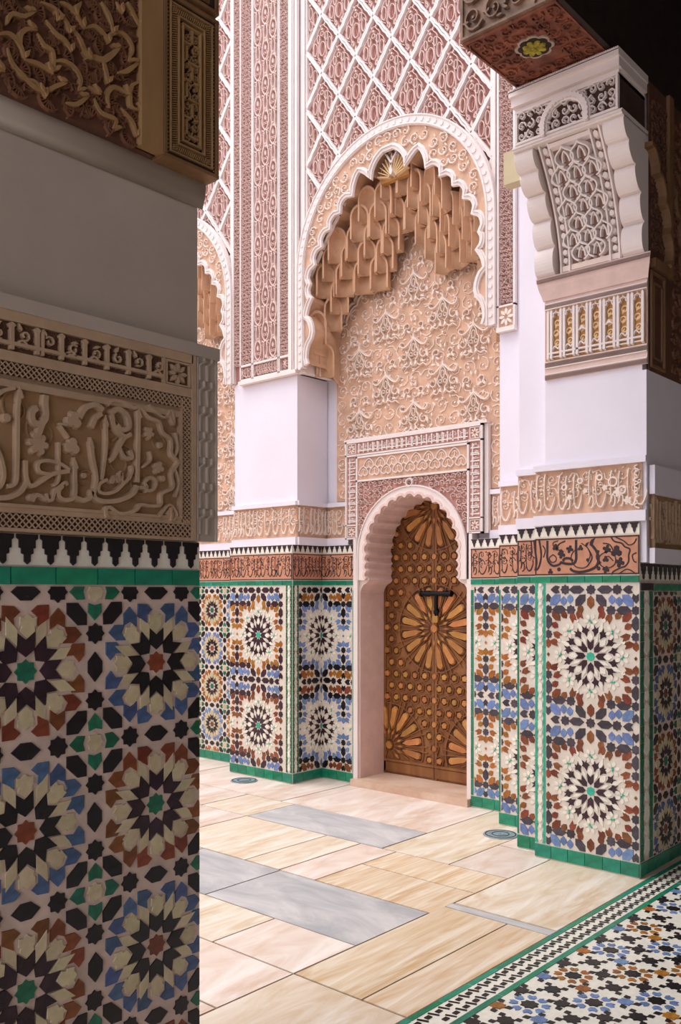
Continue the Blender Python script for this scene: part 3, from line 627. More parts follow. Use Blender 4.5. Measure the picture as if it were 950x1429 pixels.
def cut_mb(src, x0, x1):
    """copy of a relief, keeping only faces whose corners lie in x0..x1 (vertices slid to the border)"""
    b = MB(); b.mats = list(src.mats); b.v = [(min(max(v[0], x0), x1), v[1], v[2]) for v in src.v]
    for f, m, s in zip(src.f, src.mi, src.sm):
        xs = [src.v[i][0] for i in f]
        if max(xs) <= x0+1e-6 or min(xs) >= x1-1e-6: continue
        if (f[0] != f[0]): continue
        b.f.append(f); b.mi.append(m); b.sm.append(s); b.rn.append(0)
    # diamond ground must keep its slope: rebuilt by hand
    return b
def half_loz(sgn):
    b = MB('pink_face'); hw, hh = LW/2, LH/2
    b.plate([(0,hh),(sgn*hw,0),(0,-hh)], -.034, -.030, 'sebka_ground')
    for y in (1, -1): b.ribbon([(sgn*hw*.93,0),(sgn*hw*.5,y*hh*.46),(sgn*.008,y*hh*.93)], .026, -.030, .0, 'edge_white', top=.62)
    b.ribbon([(sgn*.012,-hh*.9),(sgn*.012,hh*.9)], .02, -.03, 0, 'edge_white')
    for x, y, rx, ry in ((.10,0,.024,.055),(.05,-.04,.018,.04),(.05,.06,.018,.05)): b.ribbon(arc(sgn*x, y, rx, 0, 2*PI, 12, ry)[:-1], .008, -.030, -.010, 'pink_face', True)
    b.disc(sgn*.045, .13, .012, -.03, -.008, 'pink_face', 6); b.ribbon([(sgn*.03,-.14),(sgn*.06,-.08),(sgn*.10,-.07)], .008, -.03, -.01, 'pink_face')
    return b
LOZ_ME = LOZ.mesh('lozenge'); HL = half_loz(1).mesh('lozenge'); HR = half_loz(-1).mesh('lozenge')
# lobed arch outline: u from the middle, z
CUSP = [(.845,3.45),(.80,3.66),(.86,3.84),(.80,3.98),(.82,4.10),(.765,4.25),(.69,4.38),(.60,4.50),(.49,4.60),(.36,4.70)]
HALF = foil(CUSP, [-.16,.18,-.1,-.25,-.30,-.30,-.30,-.30,-.34], 5) + foil([(.36,4.70),(.29,4.87),(.17,4.77)], [-.12,-.12], 4)[1:] + foil([(.17,4.77),(0,4.95)], [-.22], 7)[1:]
HALF = [(abs(x), y) for x, y in HALF]
OUTL = [(-x, y) for x, y in HALF] + [(x, y) for x, y in HALF[::-1]][1:]
BACK = [(.83,3.30),(.83,3.70),(.81,3.82),(.74,3.87),(.70,3.96),(.62,4.01),(.57,4.08),(.48,4.17),(.31,4.19),(.27,4.26),(.18,4.31),(.15,4.39),(.07,4.44),(.05,4.53),(0,4.575)]
def z_at(L, u):
    u = abs(u); best = -9
    for i in range(len(L)-1):
        (x0, y0), (x1, y1) = L[i], L[i+1]
        if min(x0, x1) <= u <= max(x0, x1) and x0 != x1: best = max(best, y0+(y1-y0)*(u-x0)/(x1-x0))
    return best
def cell_mesh():
    b = MB('muqarnas_stone'); b.smooth = True; r, h = .064, .25; n = 8; R = .077
    rows = []
    for k in range(7):
        if k < 3: v = -h+(h-.08)*k/2; s = 1.0
        else: t = (k-2)/4*PI/2; v = -.08+.080*math.sin(t); s = math.cos(t)
        rows.append([(r*s*math.cos(PI*i/n), v, -.075*(.25+.75*s)*math.sin(PI*i/n)) for i in range(n+1)])
    idx = [[b.vs([p]) for p in row] for row in rows]
    for a in range(6):
        for i in range(n): b.face([idx[a][i], idx[a+1][i], idx[a+1][i+1], idx[a][i+1]])
    b.smooth = False
    inn = [(r, -h), (r, -.08)]+[(r*math.cos(t), -.08+.080*math.sin(t)) for t in [PI*i/8 for i in range(1, 8)]]+[(-r, -.08), (-r, -h)]
    out = [(R, -h), (R, -.078)]+[(R*math.cos(t), -.078+.100*math.sin(t)) for t in [PI*i/8 for i in range(1, 8)]]+[(-R, -.078), (-R, -h)]
    k = len(inn); n0 = b.vs([(*p, 0) for p in inn]+[(*p, 0) for p in out]+[(*p, -.08) for p in out])
    for i in range(k-1):
        b.face([n0+i, n0+k+i, n0+k+i+1, n0+i+1]); b.face([n0+k+i, n0+2*k+i, n0+2*k+i+1, n0+k+i+1], smooth=2 < i < k-3)
    b.face([n0+k]+idx[0]+[n0+2*k-1, n0+3*k-1, n0+2*k])
    return b.mesh('muqarnas_cell')
CELL = cell_mesh()
def palmette_mesh(face, ground=None):
    b = MB(face); z0, z1 = 0, .030
    for s in (1, -1):
        b.ribbon(smooth([(0,.015),(s*.03,-.015),(s*.07,-.045),(s*.105,-.048),(s*.125,-.025),(s*.112,-.008),(s*.10,-.018)], 3), .022, z0, z1, face, taper=3, top=.5)
        b.ribbon(smooth([(0,.0),(s*.022,-.03),(s*.030,-.065),(s*.045,-.09),(s*.040,-.13),(s*.020,-.155)], 3), .009, z0, z1, face)
        b.ring(s*.021, -.112, .013, .007, z0, z1, face, 8)
        b.ribbon(spiral(s*.092, -.115, .038, .010, 2.0 if s > 0 else 1.1, s*1.15, 12), .013, z0, z1*.9, face, taper=3)
        b.plate(xf(LEAF, s*.055, -.165, -.4 if s > 0 else PI+.4, .05), z0, z1*.8, face, .2); b.plate(xf(LEAF, s*.125, -.155, PI/2, .06), z0, z1*.8, face, .2)
        b.ribbon(smooth([(s*.02,-.17),(s*.055,-.20),(s*.09,-.19),(s*.115,-.215)], 3), .012, z0, z1*.9, face, taper=2)
        b.ribbon(spiral(s*.06, .10, .035, .010, 4.0, s*1.1, 10), .012, z0, z1*.85, face, taper=3)
        b.plate(xf(LEAF, s*.03, .05, PI/2-s*.9, .05), z0, z1*.8, face, .2); b.plate(xf(LEAF, s*.10, .05, PI/2+s*.6, .055), z0, z1*.8, face, .2)
        b.plate([(s*.004,-.20),(s*.03,-.185),(s*.045,-.15),(s*.032,-.178),(s*.018,-.150),(s*.012,-.178)], z0, z1, face, .1)
        b.plate(xf(LEAF, s*.013, .13, PI/2-s*.3, .045), z0, z1*.8, face, .2)
    b.ribbon(arc(0, -.062, .016, 0, 2*PI, 10, .030)[:-1], .007, z0, z1, face, True); b.plate([(0,.055),(.010,.02),(.006,-.002),(-.006,-.002),(-.010,.02)], z0, z1, face, .2)
    b.disc(0, -.235, .012, z0, z1, face, 6)
    b.v = [(x*1.06, y*1.06, z) for x, y, z in b.v]; return b.mesh('palmette')
PAL = palmette_mesh('warm_face')
def scroll_unit(name, w, h, cell, face, seed, d=.014, th=.15):
    b = MB(face); vines(b, w, h, cell, -.028, .004, face, seed, ox=-w/2, oy=-h/2, th=th, seg=7); return b.mesh(name)
SCR_A = scroll_unit('scroll_block', .125, .25, .036, 'pink_face', 3); SCR_B = scroll_unit('scroll_block', .10, .25, .032, 'pink_face', 4)
def chain_mesh():
    b = MB('pink_face'); z0, z1 = -.032, .006
    for cx, cy in ((-.093,0),(0,.15),(.093,0)):
        for dy in (0,):
            b.ribbon(smooth([(cx-.012,cy+.10),(cx-.036,cy+.05),(cx-.038,cy-.01),(cx-.018,cy-.05),(cx,cy-.062),(cx+.018,cy-.05),(cx+.038,cy-.01),(cx+.036,cy+.05),(cx+.012,cy+.10)], 3), .014, z0, z1, 'pink_face')
            b.ring(cx-.014, cy-.01, .010, .006, z0, z1, 'pink_face', 7); b.ring(cx+.014, cy-.01, .010, .006, z0, z1, 'pink_face', 7); b.plate(xf(LEAF, cx, cy+.01, PI/2, .06), z0, z1*.5, 'pink_face', .2)
            b.ribbon(smooth([(cx-.04,cy-.06),(cx-.02,cy-.075),(cx,cy-.062),(cx+.02,cy-.075),(cx+.04,cy-.06)], 3), .014, z0, z1, 'pink_face'); b.disc(cx, cy+.118, .010, z0, z1, 'pink_face', 6)
    for cx, cy in ((-.093,.15),(0,0),(.093,.15)):
        for s in (1, -1):
            b.ribbon(smooth([(cx+s*.012,cy+.07),(cx+s*.022,cy+.02),(cx+s*.018,cy-.04),(cx+s*.03,cy-.075)], 3), .013, z0, z1, 'pink_face'); b.ribbon(spiral(cx+s*.026, cy+.055, .014, .005, 0, s, 6), .007, z0, z1, 'pink_face')
        b.plate(xf(LEAF, cx, cy-.07, PI/2, .05), z0, 0, 'pink_face', .2)
    b.v = [(v[0], v[1]-(.30 if v[1] > .15 else 0), v[2]) if False else v for v in b.v]
    return b.mesh('chain_block')
CHAIN = chain_mesh()
RC = 4.20; RO, RI = .95, .872
def ring_path(r, n=44, zb=3.43): return [(-r, zb)]+[(-r, zb+(RC-zb)*k/6) for k in range(1, 6)]+arc(0, RC, r, PI, 0, n)+[(r, RC-(RC-zb)*k/6) for k in range(1, 6)]+[(r, zb)]

def bay(yc, main=True):
    w = 'central' if main else 'left-hand'
    def sv(x, u, z, m=45): return seen(x, yc-u, z, m)
    # diamond net
    M = frX(5.42, yc, 0)
    t = thing('diamond_net_panel', ('wide pink stucco net of diamonds above the arch over the door' if main else 'sliver of pink diamond-net stucco between the cedar panel and the tall striped pilaster'), 'carved panel', M)
    b = MB('sebka_ground'); b.box(-.8975, .8975, 5.16, 8.1, -.05, -.034, 'sebka_ground'); b.obj('backing', t)
    for k in range(-8, 9):
        for j in range(6):
            z = 6.04+.5*LH*k
            odd = k % 2
            u = -.718+LW*j if not odd else -.8975+LW*j
            if not odd and j > 4: continue
            if math.hypot(u, z-RC) < .82 or z < RC: continue
            inst(HL if (odd and j == 0) else HR if (odd and j == 5) else LOZ_ME, 'lozenge', t, (u, z, 0))
    b = MB('edge_white')
    for s in (1, -1): b.box(s*.8975 if s > 0 else -.925, .925 if s > 0 else -.8975, 3.43, 8.1, -.04, .012, 'edge_white')
    b.box(-.955, -.935, 3.43, 8.1, -.04, .0, 'edge_white'); b.box(.935, .955, 3.43, 8.1, -.04, .0, 'edge_white'); b.obj('upright_fillet', t)
    # arch
    M = frX(5.386, yc, 0)
    t = thing('scalloped_arch', ('large scalloped arch with beaded white ring around the niche of the wooden door' if main else 'partly hidden scalloped arch beside the near left pier'), 'arch', M)
    k = 150; A = resample(ring_path(RO-.01), k); B = resample(OUTL, k)
    b = MB('warm_ground'); b.band(A, B, -.032, -.002, 'warm_ground', 'muqarnas_stone'); b.obj('spandrel', t)
    b = MB('edge_white'); A = ring_path(RO); B = ring_path(RI); b.band(A, B, -.03, .016, 'edge_white')
    C = [((a[0]*.93+c[0]*.07)*1, a[1]*.93+c[1]*.07) for a, c in zip(A, B)]
    b.ribbon(ring_path(RI+.012), .016, .01, .026, 'edge_white'); b.ribbon(ring_path(RO-.006), .014, .01, .024, 'edge_white')
    b.obj('arch_ring', t)
    bb = MB(); bb.plate(hexa(.020, .017, .6), .012, .024, 'edge_white', .2); BME = bb.mesh('bead')
    P = resample(ring_path((RO+RI)/2), 66)
    for i in range(66):
        x, y = P[i]
        if sv(5.42, x, y): 
            a = math.atan2(y-RC, x) if y > RC else (0 if x > 0 else PI); inst(BME, 'bead', t, (x, y, 0), a)
    b = MB('edge_white'); b.ribbon(OUTL, .050, -.01, .012, 'edge_white', top=.85); b.ribbon([(x*1.005, y+.004) for x, y in OUTL], .012, .01, .022, 'edge_white'); b.obj('lobed_border', t)
    b = MB('warm_face')
    def ins(x, y, r): 
        if not sv(5.42, x, y, 10): return False
        rr = math.hypot(x, y-RC) if y > RC else abs(x)
        if rr > RI-.03: return False
        zo = z_at(HALF, x); return (abs(x) > .86) or y > zo+.055
    vines(b, 1.8, 1.7, .085, -.004, .014, 'warm_face', 12, ins, ox=-.9, oy=3.45, th=.14, seg=10); b.obj('spandrel_scrolls', t)
    # muqarnas
    M = frX(5.42, yc, 0)
    t = thing('muqarnas_vault', ('honeycomb vault of small rounded ochre niches under the arch over the door' if main else 'glimpse of ochre honeycomb vault in the left-hand niche'), 'vault', M)
    row = 0; z = 5.02
    while z > 3.55:
        n = 13; d = .15
        for i in range(-7, 8):
            u = i*d+(d/2 if row % 2 else 0)
            if abs(u) > .86: continue
            zf = z_at(HALF, u) if abs(u) < .8 else 3.95; zb = z_at(BACK, u) if abs(u) < .825 else 3.45
            if z > zf+.03 or z-.05 < zb-.02: continue
            tt = (zf-z)/max(zf-zb, .05); tt = min(max(tt, 0), 1)
            n_ = -.05-tt*.19
            if sv(5.5, u, z): inst(CELL, 'muqarnas_cell', t, (u, z, n_+.0)).rotation_euler = (.0, -u/.8*.95, 0)
        z -= .125; row += 1
    for k, (x, z) in enumerate([(5.50,4.28),(5.63,4.20),(5.75,4.10),(5.50,4.05),(5.63,3.97),(5.75,3.87),(5.50,3.82),(5.63,3.74),(5.75,3.66)]):
        o = inst(CELL, 'muqarnas_cell', t); o.matrix_parent_inverse = Matrix(); o.matrix_local = Matrix(((0,0,-1,-.955+.0+.09),(0,1,0,z),(1,0,0,-(x-5.42)),(0,0,0,1))) @ Matrix.Scale(-1, 4, (1,0,0)) if False else Matrix(((0,0,1,-.862),(0,1,0,z),(-1,0,0,-(x-5.42)),(0,0,0,1))) @ Matrix.Translation((0,0,0))
    k = 90; A = resample(OUTL, k); Bk = resample([(-x, y) for x, y in BACK]+[(x, y) for x, y in BACK[::-1]][1:], k)
    b = MB('muqarnas_stone'); b.smooth = True; n0 = b.vs([(x*1.01, y+.01, -.001) for x, y in A]+[(x*1.01, y+.01, -.20) for x, y in A]+[(x, y+.02, -.37) for x, y in Bk])
    for r_ in (0, k+1):
        for i in range(k): b.face([n0+r_+i, n0+r_+k+1+i, n0+r_+k+2+i, n0+r_+i+1], smooth=False)
    b.obj('vault_shell', t)
    b = MB('muqarnas_stone'); b.box(-.945, -.86, 3.56, 4.4, -.37, -.07, 'muqarnas_stone'); b.box(.86, .945, 3.56, 4.4, -.37, -.07, 'muqarnas_stone')
    b.box(-.94, .94, 4.98, 5.19, -.37, -.07, 'muqarnas_stone'); b.obj('vault_back', t)
    if main:
        b = MB('gold_face'); b.plate(arc(0, 4.76, .135, 0, PI, 12)+[(-.135,4.74),(.135,4.74)], -.09, -.045, 'gold_ground')
        for i in range(13):
            a = PI*(i+.5)/13; b.ribbon([(.03*math.cos(a), 4.75+.03*math.sin(a)), (.145*math.cos(a), 4.77+.145*math.sin(a))], .014, -.05, -.012, 'gold_face', top=.4)
        b.plate(xf(LEAF, 0, 4.75, PI/2, .1), -.05, 0, 'edge_white', .2); b.obj('scallop_shell', t)
    # arabesque field on the niche back
    M2 = frX(5.80, yc+.04, 0)
    t = thing('arabesque_panel', ('tall peach stucco field of horned palmettes with stepped top, above the door surround' if main else 'narrow strip of peach palmette stucco in the left-hand niche'), 'carved panel', M2)
    full = [(-x, y) for x, y in BACK]+[(x, y) for x, y in BACK[::-1]][1:]
    Z0 = 2.36
    b = MB('warm_ground'); b.plate([(-.83, Z0)]+full+[(.83, Z0)], .002, .02, 'warm_ground'); b.obj('ground', t)
    b = MB('warm_face'); P = foil(BACK[1:], -.16, 4); P = [(-x, y) for x, y in P]+[(x, y) for x, y in P[::-1]][1:]
    b.ribbon(P, .020, .018, .045, 'warm_face'); b.ribbon([(x*.965, y-.028) for x, y in P], .010, .018, .036, 'warm_face')
    for s in (-.47, .47, 0):
        z = 4.20 if s else 4.60; b.ribbon(smooth([(s-.03,z-.03),(s-.035,z+.03),(s-.015,z+.085),(s+.015,z+.085),(s+.035,z+.03),(s+.03,z-.03)], 3), .014, .004, .045, 'warm_face'); b.plate([(s-.03,z-.03),(s-.03,z+.05),(s,z+.085),(s+.03,z+.05),(s+.03,z-.03)], .002, .02, 'warm_ground'); b.ribbon([(s,z-.02),(s,z+.05)], .014, .018, .04, 'warm_face')
    b.obj('scalloped_edge', t)
    for c in range(-3, 4):
        for k in range(0, 5):
            z = (4.10 if c % 2 == 0 else 3.845)-.51*k + (.51 if c == 0 else 0)*0; u = c*.28
            if z+.02 > (z_at(BACK, min(abs(u), .8))) or z < Z0+.0: continue
            if main and abs(u) < .62 and z < 3.02: continue
            if sv(5.78, u, z, 20) and abs(u) < .8: inst(PAL, 'palmette', t, (u, z, .018))
    # free-standing small scrolls between palmettes
    b = MB('warm_face')
    def ins2(x, y, r): return sv(5.78, x, y, 5) and y < z_at(BACK, min(abs(x), .82))-.05 and abs(x) < .80 and not (main and abs(x) < .74 and y < 2.88)
    vines(b, 1.64, 2.2, .125, .018, .028, 'warm_face', 31, ins2, ox=-.82, oy=2.37, th=.085, seg=9); b.obj('ground_scrolls', t)
bay(YC); bay(YC+2.70, False)
# scallop at the very top of the panel handled above; pilaster between the bays
M = frX(5.386, YC+1.76, 3.43)
t = thing('striped_pilaster', 'tall pink stucco pilaster of chain pattern above the white pier left of the door', 'pilaster', M)
b = MB('pink_ground'); b.box(.0, .80, 0, 4.6, -.032, -.028, 'pink_ground'); b.obj('backing', t)
b = MB('edge_white')
for u0, u1 in ((.0,.025),(.105,.118),(.252,.262),(.268,.278),(.574,.584),(.59,.600),(.700,.712),(.75,.762),(.775,.80)): b.box(u0, u1, 0, 4.6, -.03, .004, 'edge_white')
for v0, v1 in ((0,.018),(.125,.143)): b.box(.11, .70, v0, v1, -.03, .004, 'edge_white')
b.box(.10, .80, -.03, 0, -.03, .02, 'edge_white'); b.box(.715,.745,.0,4.6,-.03,.01,'edge_white'); b.obj('fillets', t)
for i in range(17):
    v = .27+i*.25
    if v > 4.3: break
    inst(SCR_A, 'scroll_block', t, (.185, v, 0)); inst(SCR_B, 'scroll_block', t, (.650, v, 0)); inst(SCR_B, 'scroll_block', t, (.065, v, 0), PI)
for i in range(14): inst(CHAIN, 'chain_block', t, (.427, .22+i*.30, 0))
b = MB('pink_face'); b.m = 'pink_face'; thuluth(b, .42, .10, -.012, .003, 'pink_face', 3, .16, .02, .007, .03)
b.obj('foot_band', t); b = MB('pink_face')
for u in (.135, .66):
    for k in range(4): b.ribbon([(u+.03*math.cos(k*PI/4), .072+.04*math.sin(k*PI/4)), (u-.03*math.cos(k*PI/4), .072-.04*math.sin(k*PI/4))], .006, -.012, .002, 'pink_face')
b.obj('foot_star', t)
M = frX(5.386, YC-.955, 3.40)
t = thing('scroll_border_strip', 'tall narrow pink scrollwork strip between the arch and the white right pier', 'carved panel', M)
b = MB('pink_ground'); b.box(0, .14, 0, 4.6, -.032, -.028, 'pink_ground'); b.box(0, .14, 0, .14, -.012, -.010, 'warm_ground'); b.obj('backing', t)
b = MB('edge_white'); b.box(0, .014, 0, 4.6, -.03, .004); b.box(.126, .14, 0, 4.6, -.03, .004); b.box(0, .14, -.03, 0, -.03, .012); b.box(0,.14,.14,.152,-.03,.004); b.obj('fillets', t)
b = MB('warm_face')
for k in range(8): b.plate(xf(leaf(.03, .012), .07+.035*math.cos(k*PI/4), .07+.04*math.sin(k*PI/4), k*PI/4), -.012, .002, 'warm_face', .2)
b.obj('foot_rosette', t)
for i in range(11): inst(SCR_B, 'scroll_block', t, (.07, .29+i*.25, 0))
b = MB('edge_white'); b.box(.008, .10, 0, .10, -.33, .025, 'edge_white'); b.box(.008, .09, .10, .14, -.32, .015, 'warm_face')
cp = thing('jamb_capital', 'plain white block under the left foot of the big arch', 'capital', frX(5.44, YC+.995, 3.40)); b.obj('block', cp)
# ================================================================== door surround
YD = 4.335
M = frX(5.72, YD, 0)
t = thing('door_surround', 'white carved surround with square-lettered border and lobed arch around the wooden door', 'door surround', M)
def dlobes(r, k, zc=1.90, lo=1.70, sg=.34):
    C = [(-r, lo+(zc-lo)*i/3) for i in range(3)]+arc(0, zc, r, PI, 0, k)+[(r, zc-(zc-lo)*i/3) for i in range(1, 4)]
    return foil(C, sg, 5)
op = dlobes(.43, 15)
opn = [(-.53, .052), (-.53, 1.60), (-.50, 1.65), (-.455, 1.67)] + op + [(.455, 1.67), (.50, 1.65), (.53, 1.60), (.53, .052)]
k = 220; A = resample([(-.58, .052), (-.58, 2.50), (.58, 2.50), (.58, .052)], k); B = resample(opn, k)
b = MB('white_plaster'); b.band(A, B, -.33, -.02, 'edge_white', 'pink_face'); b.obj('reveal', t)
b = MB('edge_white'); b.box(-.67, .67, 2.045, 2.84, -.08, -.012, 'edge_white') if False else None
b.box(-.67, -.584, 2.03, 2.84, -.055, -.008); b.box(.584, .67, 2.03, 2.84, -.055, -.008); b.box(-.67, .67, 2.502, 2.84, -.055, -.008); b.obj('border_ground', t)
b = MB('edge_white')
for a in ((-.67,-.655,2.03,2.84),(.655,.67,2.03,2.84),(-.67,.67,2.825,2.84),(-.553,-.538,1.69,2.72),(.538,.553,1.69,2.72),(-.67,.67,2.715,2.728),(-.553,.553,2.50,2.515),(-.553,.553,2.695,2.71),(-.67,-.55,2.03,2.042),(.55,.67,2.03,2.042),(-.67,-.55,2.14,2.15),(.55,.67,2.14,2.15),(-.582,-.536,.052,2.035),(.536,.582,.052,2.035)): b.box(a[0], a[1], a[2], a[3], -.06, .010)
b.box(.668, .705, 2.03, 2.84, -.055, -.02); b.box(-.69, .705, 2.842, 2.86, -.055, .004)
b.obj('fillets', t)
R1 = [(-.53, 1.69)]+[(-.53, 1.90)]+arc(0, 1.90, .53, PI, 0, 30)+[(.53, 1.69)]
b = MB('edge_white'); A = resample(R1, 60); B = resample([(-.465,1.69),(-.465,1.9)]+arc(0,1.90,.465,PI,0,30)+[(.465,1.69)], 60); b.band(A, B, -.02, .008, 'edge_white'); b.ribbon(A, .014, .0, .018, 'edge_white'); b.ring(0, 2.455, .03, .012, 0, .02, 'edge_white', 12); b.obj('arch_ring', t)
b = MB('warm_face'); b.ribbon(dlobes(.45, 15, sg=.30), .03, -.02, .012, 'pink_face', top=.7); b.obj('scalloped_edge', t)
b = MB('pink_face')
def ins3(x, y, r): return math.hypot(x, max(y-1.9, 0)) > .555 and abs(x) < .53
vines(b, 1.07, .80, .050, -.018, .004, 'pink_face', 8, ins3, ox=-.535, oy=1.70, th=.16, seg=7)
c_ = MB('lace_ground'); A = resample([(-.54,1.70),(-.54,2.5),(.54,2.5),(.54,1.70)], 60); Bq = resample([(-.53,1.70),(-.53,1.9)]+arc(0,1.90,.53,PI,0,30)+[(.53,1.70)], 60); c_.band(A, Bq, -.03, -.018, 'lace_ground'); c_.obj('spandrel_ground', t)
b.obj('spandrel_scrolls', t)
b = MB('warm_face'); b.box(-.54, .54, 2.512, 2.697, -.03, -.005, 'warm_ground')
for i in range(9):
    for j in range(2):
        x = -.48+.12*i+(.0 if j == 0 else .06); y = 2.575+.06*j
        if x > .5: continue
        b.ribbon(smooth([(x,y+.05),(x-.035,y+.025),(x-.05,y-.01),(x-.02,y-.03),(x,y-.015),(x+.02,y-.03),(x+.05,y-.01),(x+.035,y+.025)], 3, True), .008, -.008, .006, 'edge_white', True); b.ribbon([(x,y-.01),(x,y+.03)], .008, -.008, .003, 'warm_face'); b.ribbon(arc(x, y+.005, .022, .2, 2.9, 6), .006, -.008, .003, 'warm_face')
b.obj('lobed_panel', t)
b = MB('edge_white'); b.box(-.656, .656, 2.722, 2.826, -.03, -.0065, 'lace_ground'); b.box(-.656, -.552, 2.04, 2.72, -.03, -.0065, 'lace_ground'); b.box(.552, .656, 2.04, 2.72, -.03, -.0065, 'lace_ground')
kufic(b, 1.08, .086, .048, -.008, .006, 'edge_white', 5, -.54, 2.733, .009)
for s in (-1, 1):
    c = MB(); kufic(c, .54, .086, .05, -.008, .006, 'edge_white', 5+s, 0, 0, .009)
    o = len(b.v); mp = [b.mid(x) for x in c.mats]
    b.v += [(s*.604-.043+v[1], 2.16+v[0], v[2]) for v in c.v]
    for f, m in zip(c.f, c.mi): b.f.append([o+q for q in f][::-1]); b.mi.append(mp[m]); b.sm.append(False); b.rn.append(0)
    for z in (2.09, 2.777):
        for q in range(8): b.plate(xf(leaf(.017, .007), s*.604+.024*math.cos(q*PI/4), z+.024*math.sin(q*PI/4), q*PI/4), -.008, .006, 'warm_face', .2)
        frame_rect(b, s*.604-.046, s*.604+.046, z-.043, z+.043, .006, -.008, .007, 'edge_white')
b.obj('square_lettering', t)
sill = MB('sill_marble'); sill.plate([(-.575,-.38),(.575,-.38),(.575,.06),(-.575,.06)], 0, .055, 'sill_marble', .006); sill.v = [(x, z, y) for x, y, z in sill.v]; sill.f = [f[::-1] for f in sill.f]; s_ = thing('threshold', 'pinkish marble step at the foot of the wooden door', 'step', M); sill.obj('slab', s_)
# ================================================================== door
M = frX(6.06, YD+.01, .055)
b = MB('door_wood'); b.box(-.575, .575, 2.402, 2.445, -.08, .0, 'door_wood'); door = struct('door_1', b, M)
def leafdoor(s):
    b = MB('door_wood'); x0, x1 = (-.575, -.003) if s < 0 else (.003, .575)
    b.box(x0, x1, 0, 2.40, -.06, -.012, 'door_wood')
    b.box(x0 if s < 0 else x1-.07, x0+.07 if s < 0 else x1, 0, 2.4, -.012, .004); b.box(x0, x1, .02, .10, -.012, .004); b.box(x0, x1, .105, .125, -.012, .010)
    b.box(x1-.022 if s < 0 else x0, x1 if s < 0 else x0+.022, 0.0, 2.4, -.012, .0)
    return b.obj('door_leaf', door)
LL, LR = leafdoor(-1), leafdoor(1)
SH = {}
def knob(kind, x, y, a, sc=1, m='door_inlay'):
    if abs(x) < .012 and kind != 'boss': pass
    key = (kind, round(sc, 2))
    if key not in SH:
        t = MB(m); P = {'petal': [(-.105,0),(-.05,.026),(.085,.030),(.105,.014),(.105,-.014),(.085,-.030),(-.05,-.026)], 'penta': [(.030,0),(.010,.027),(-.024,.018),(-.024,-.018),(.010,-.027)], 'hex': hexa(.026, .024, .5), 'boss': star8(.040, .75, 16), 'kite': [(.035,0),(0,.018),(-.05,0),(0,-.018)]}[kind]
        P = [(p*sc, q*sc) for p, q in P]; t.plate([(p*1.16, q*1.22) for p, q in P], -.013, -.0085, 'door_dark', .0); t.plate(P, -.012, .007, m, .14)
        SH[key] = t.mesh(kind+'_inlay')
    p = LL if x < 0 else LR
    if .075 < y < 2.40 and -.53 < x < .53 and y > .14: return inst(SH[key], {'petal':'petal_inlay','penta':'knob_inlay','hex':'knob_inlay','boss':'star_boss','kite':'kite_inlay'}[kind], p, (x, y, 0), a)
def star(cx, cy, r=.235):
    b = knob('boss', cx-.001, cy, 0)
    for k in range(16):
        a = (k+.5)*PI/8 if True else 0; ca, sa = math.cos(a), math.sin(a); knob('petal', cx+r*ca, cy+r*sa, a)
rl = MB('door_wood'); rr = MB('door_wood')
def rib(p, w=.012, z1=.0025):
    for mb, sg in ((rl, -1), (rr, 1)):
        q = []
        for i in range(len(p)-1):
            a, c = p[i], p[i+1]; n = 6
            for j in range(n+1): t = j/n; q.append((a[0]+(c[0]-a[0])*t, a[1]+(c[1]-a[1])*t))
        run = []
        for x, y in q+[(99, 99)]:
            if x < 90 and x*sg > .004 and abs(x) < .53 and .13 < y < 2.39: run.append((x, y))
            else:
                if len(run) > 1: mb.ribbon(run, w, -.012, z1, 'door_wood', top=.6)
                run = []
stars = [(0, 1.24), (-.47, .24), (.47, .24), (0, 2.24)]
for cx, cy in stars:
    star(cx, cy)
    for k in range(16):
        a = k*PI/8; rib([(cx+.055*math.cos(a), cy+.055*math.sin(a)), (cx+.40*math.cos(a+.06), cy+.40*math.sin(a+.06))], .010); rib([(cx+.055*math.cos(a), cy+.055*math.sin(a)), (cx+.40*math.cos(a-.06), cy+.40*math.sin(a-.06))], .010)
        knob('kite', cx+.115*math.cos(a), cy+.115*math.sin(a), a+PI, .7)
    for r in (.36,): rib([(cx+r*math.cos(q*PI/16), cy+r*math.sin(q*PI/16)) for q in range(33)], .010)
for j in range(-13, 14):
    for i in range(-5, 6):
        x = i*.098+(.049 if j % 2 else 0); y = 1.24+j*.098
        if min(math.hypot(x-cx, y-cy) for cx, cy in stars) < .385 or abs(x) > .50: continue
        knob('penta' if (i+j) % 2 else 'hex', x+.0001, y, (i*1.26+j*.9), .98)
        rib(arc(x, y, .043, .3, .3+2*PI, 6), .009)
rl.obj('strapwork', LL); rr.obj('strapwork', LR)
b = MB('iron'); b.smooth = False
b.prism(arc(1.525, .022, .019, 0, 2*PI, 8)[:-1], -.11, .17, 'x'); 
b.box(-.075, -.035, 1.50, 1.55, -.0, .03); b.box(.10, .14, 1.50, 1.55, 0, .03); b.prism(arc(1.525, .022, .026, 0, 2*PI, 8)[:-1], -.125, -.11, 'x'); b.prism(arc(1.525, .022, .026, 0, 2*PI, 8)[:-1], .17, .185, 'x')
b.box(.018, .042, 1.38, 1.53, .0, .03); b.box(.010, .050, 1.36, 1.39, .0, .028); b.ribbon([(.018,1.37),(.018,1.34),(.042,1.34),(.042,1.37)], .008, .010, .022)
lk = b.obj('sliding_bolt', door)
b = MB('brass'); b.box(.004, .056, 1.29, 1.345, .010, .036, 'brass'); b.obj('padlock', door)
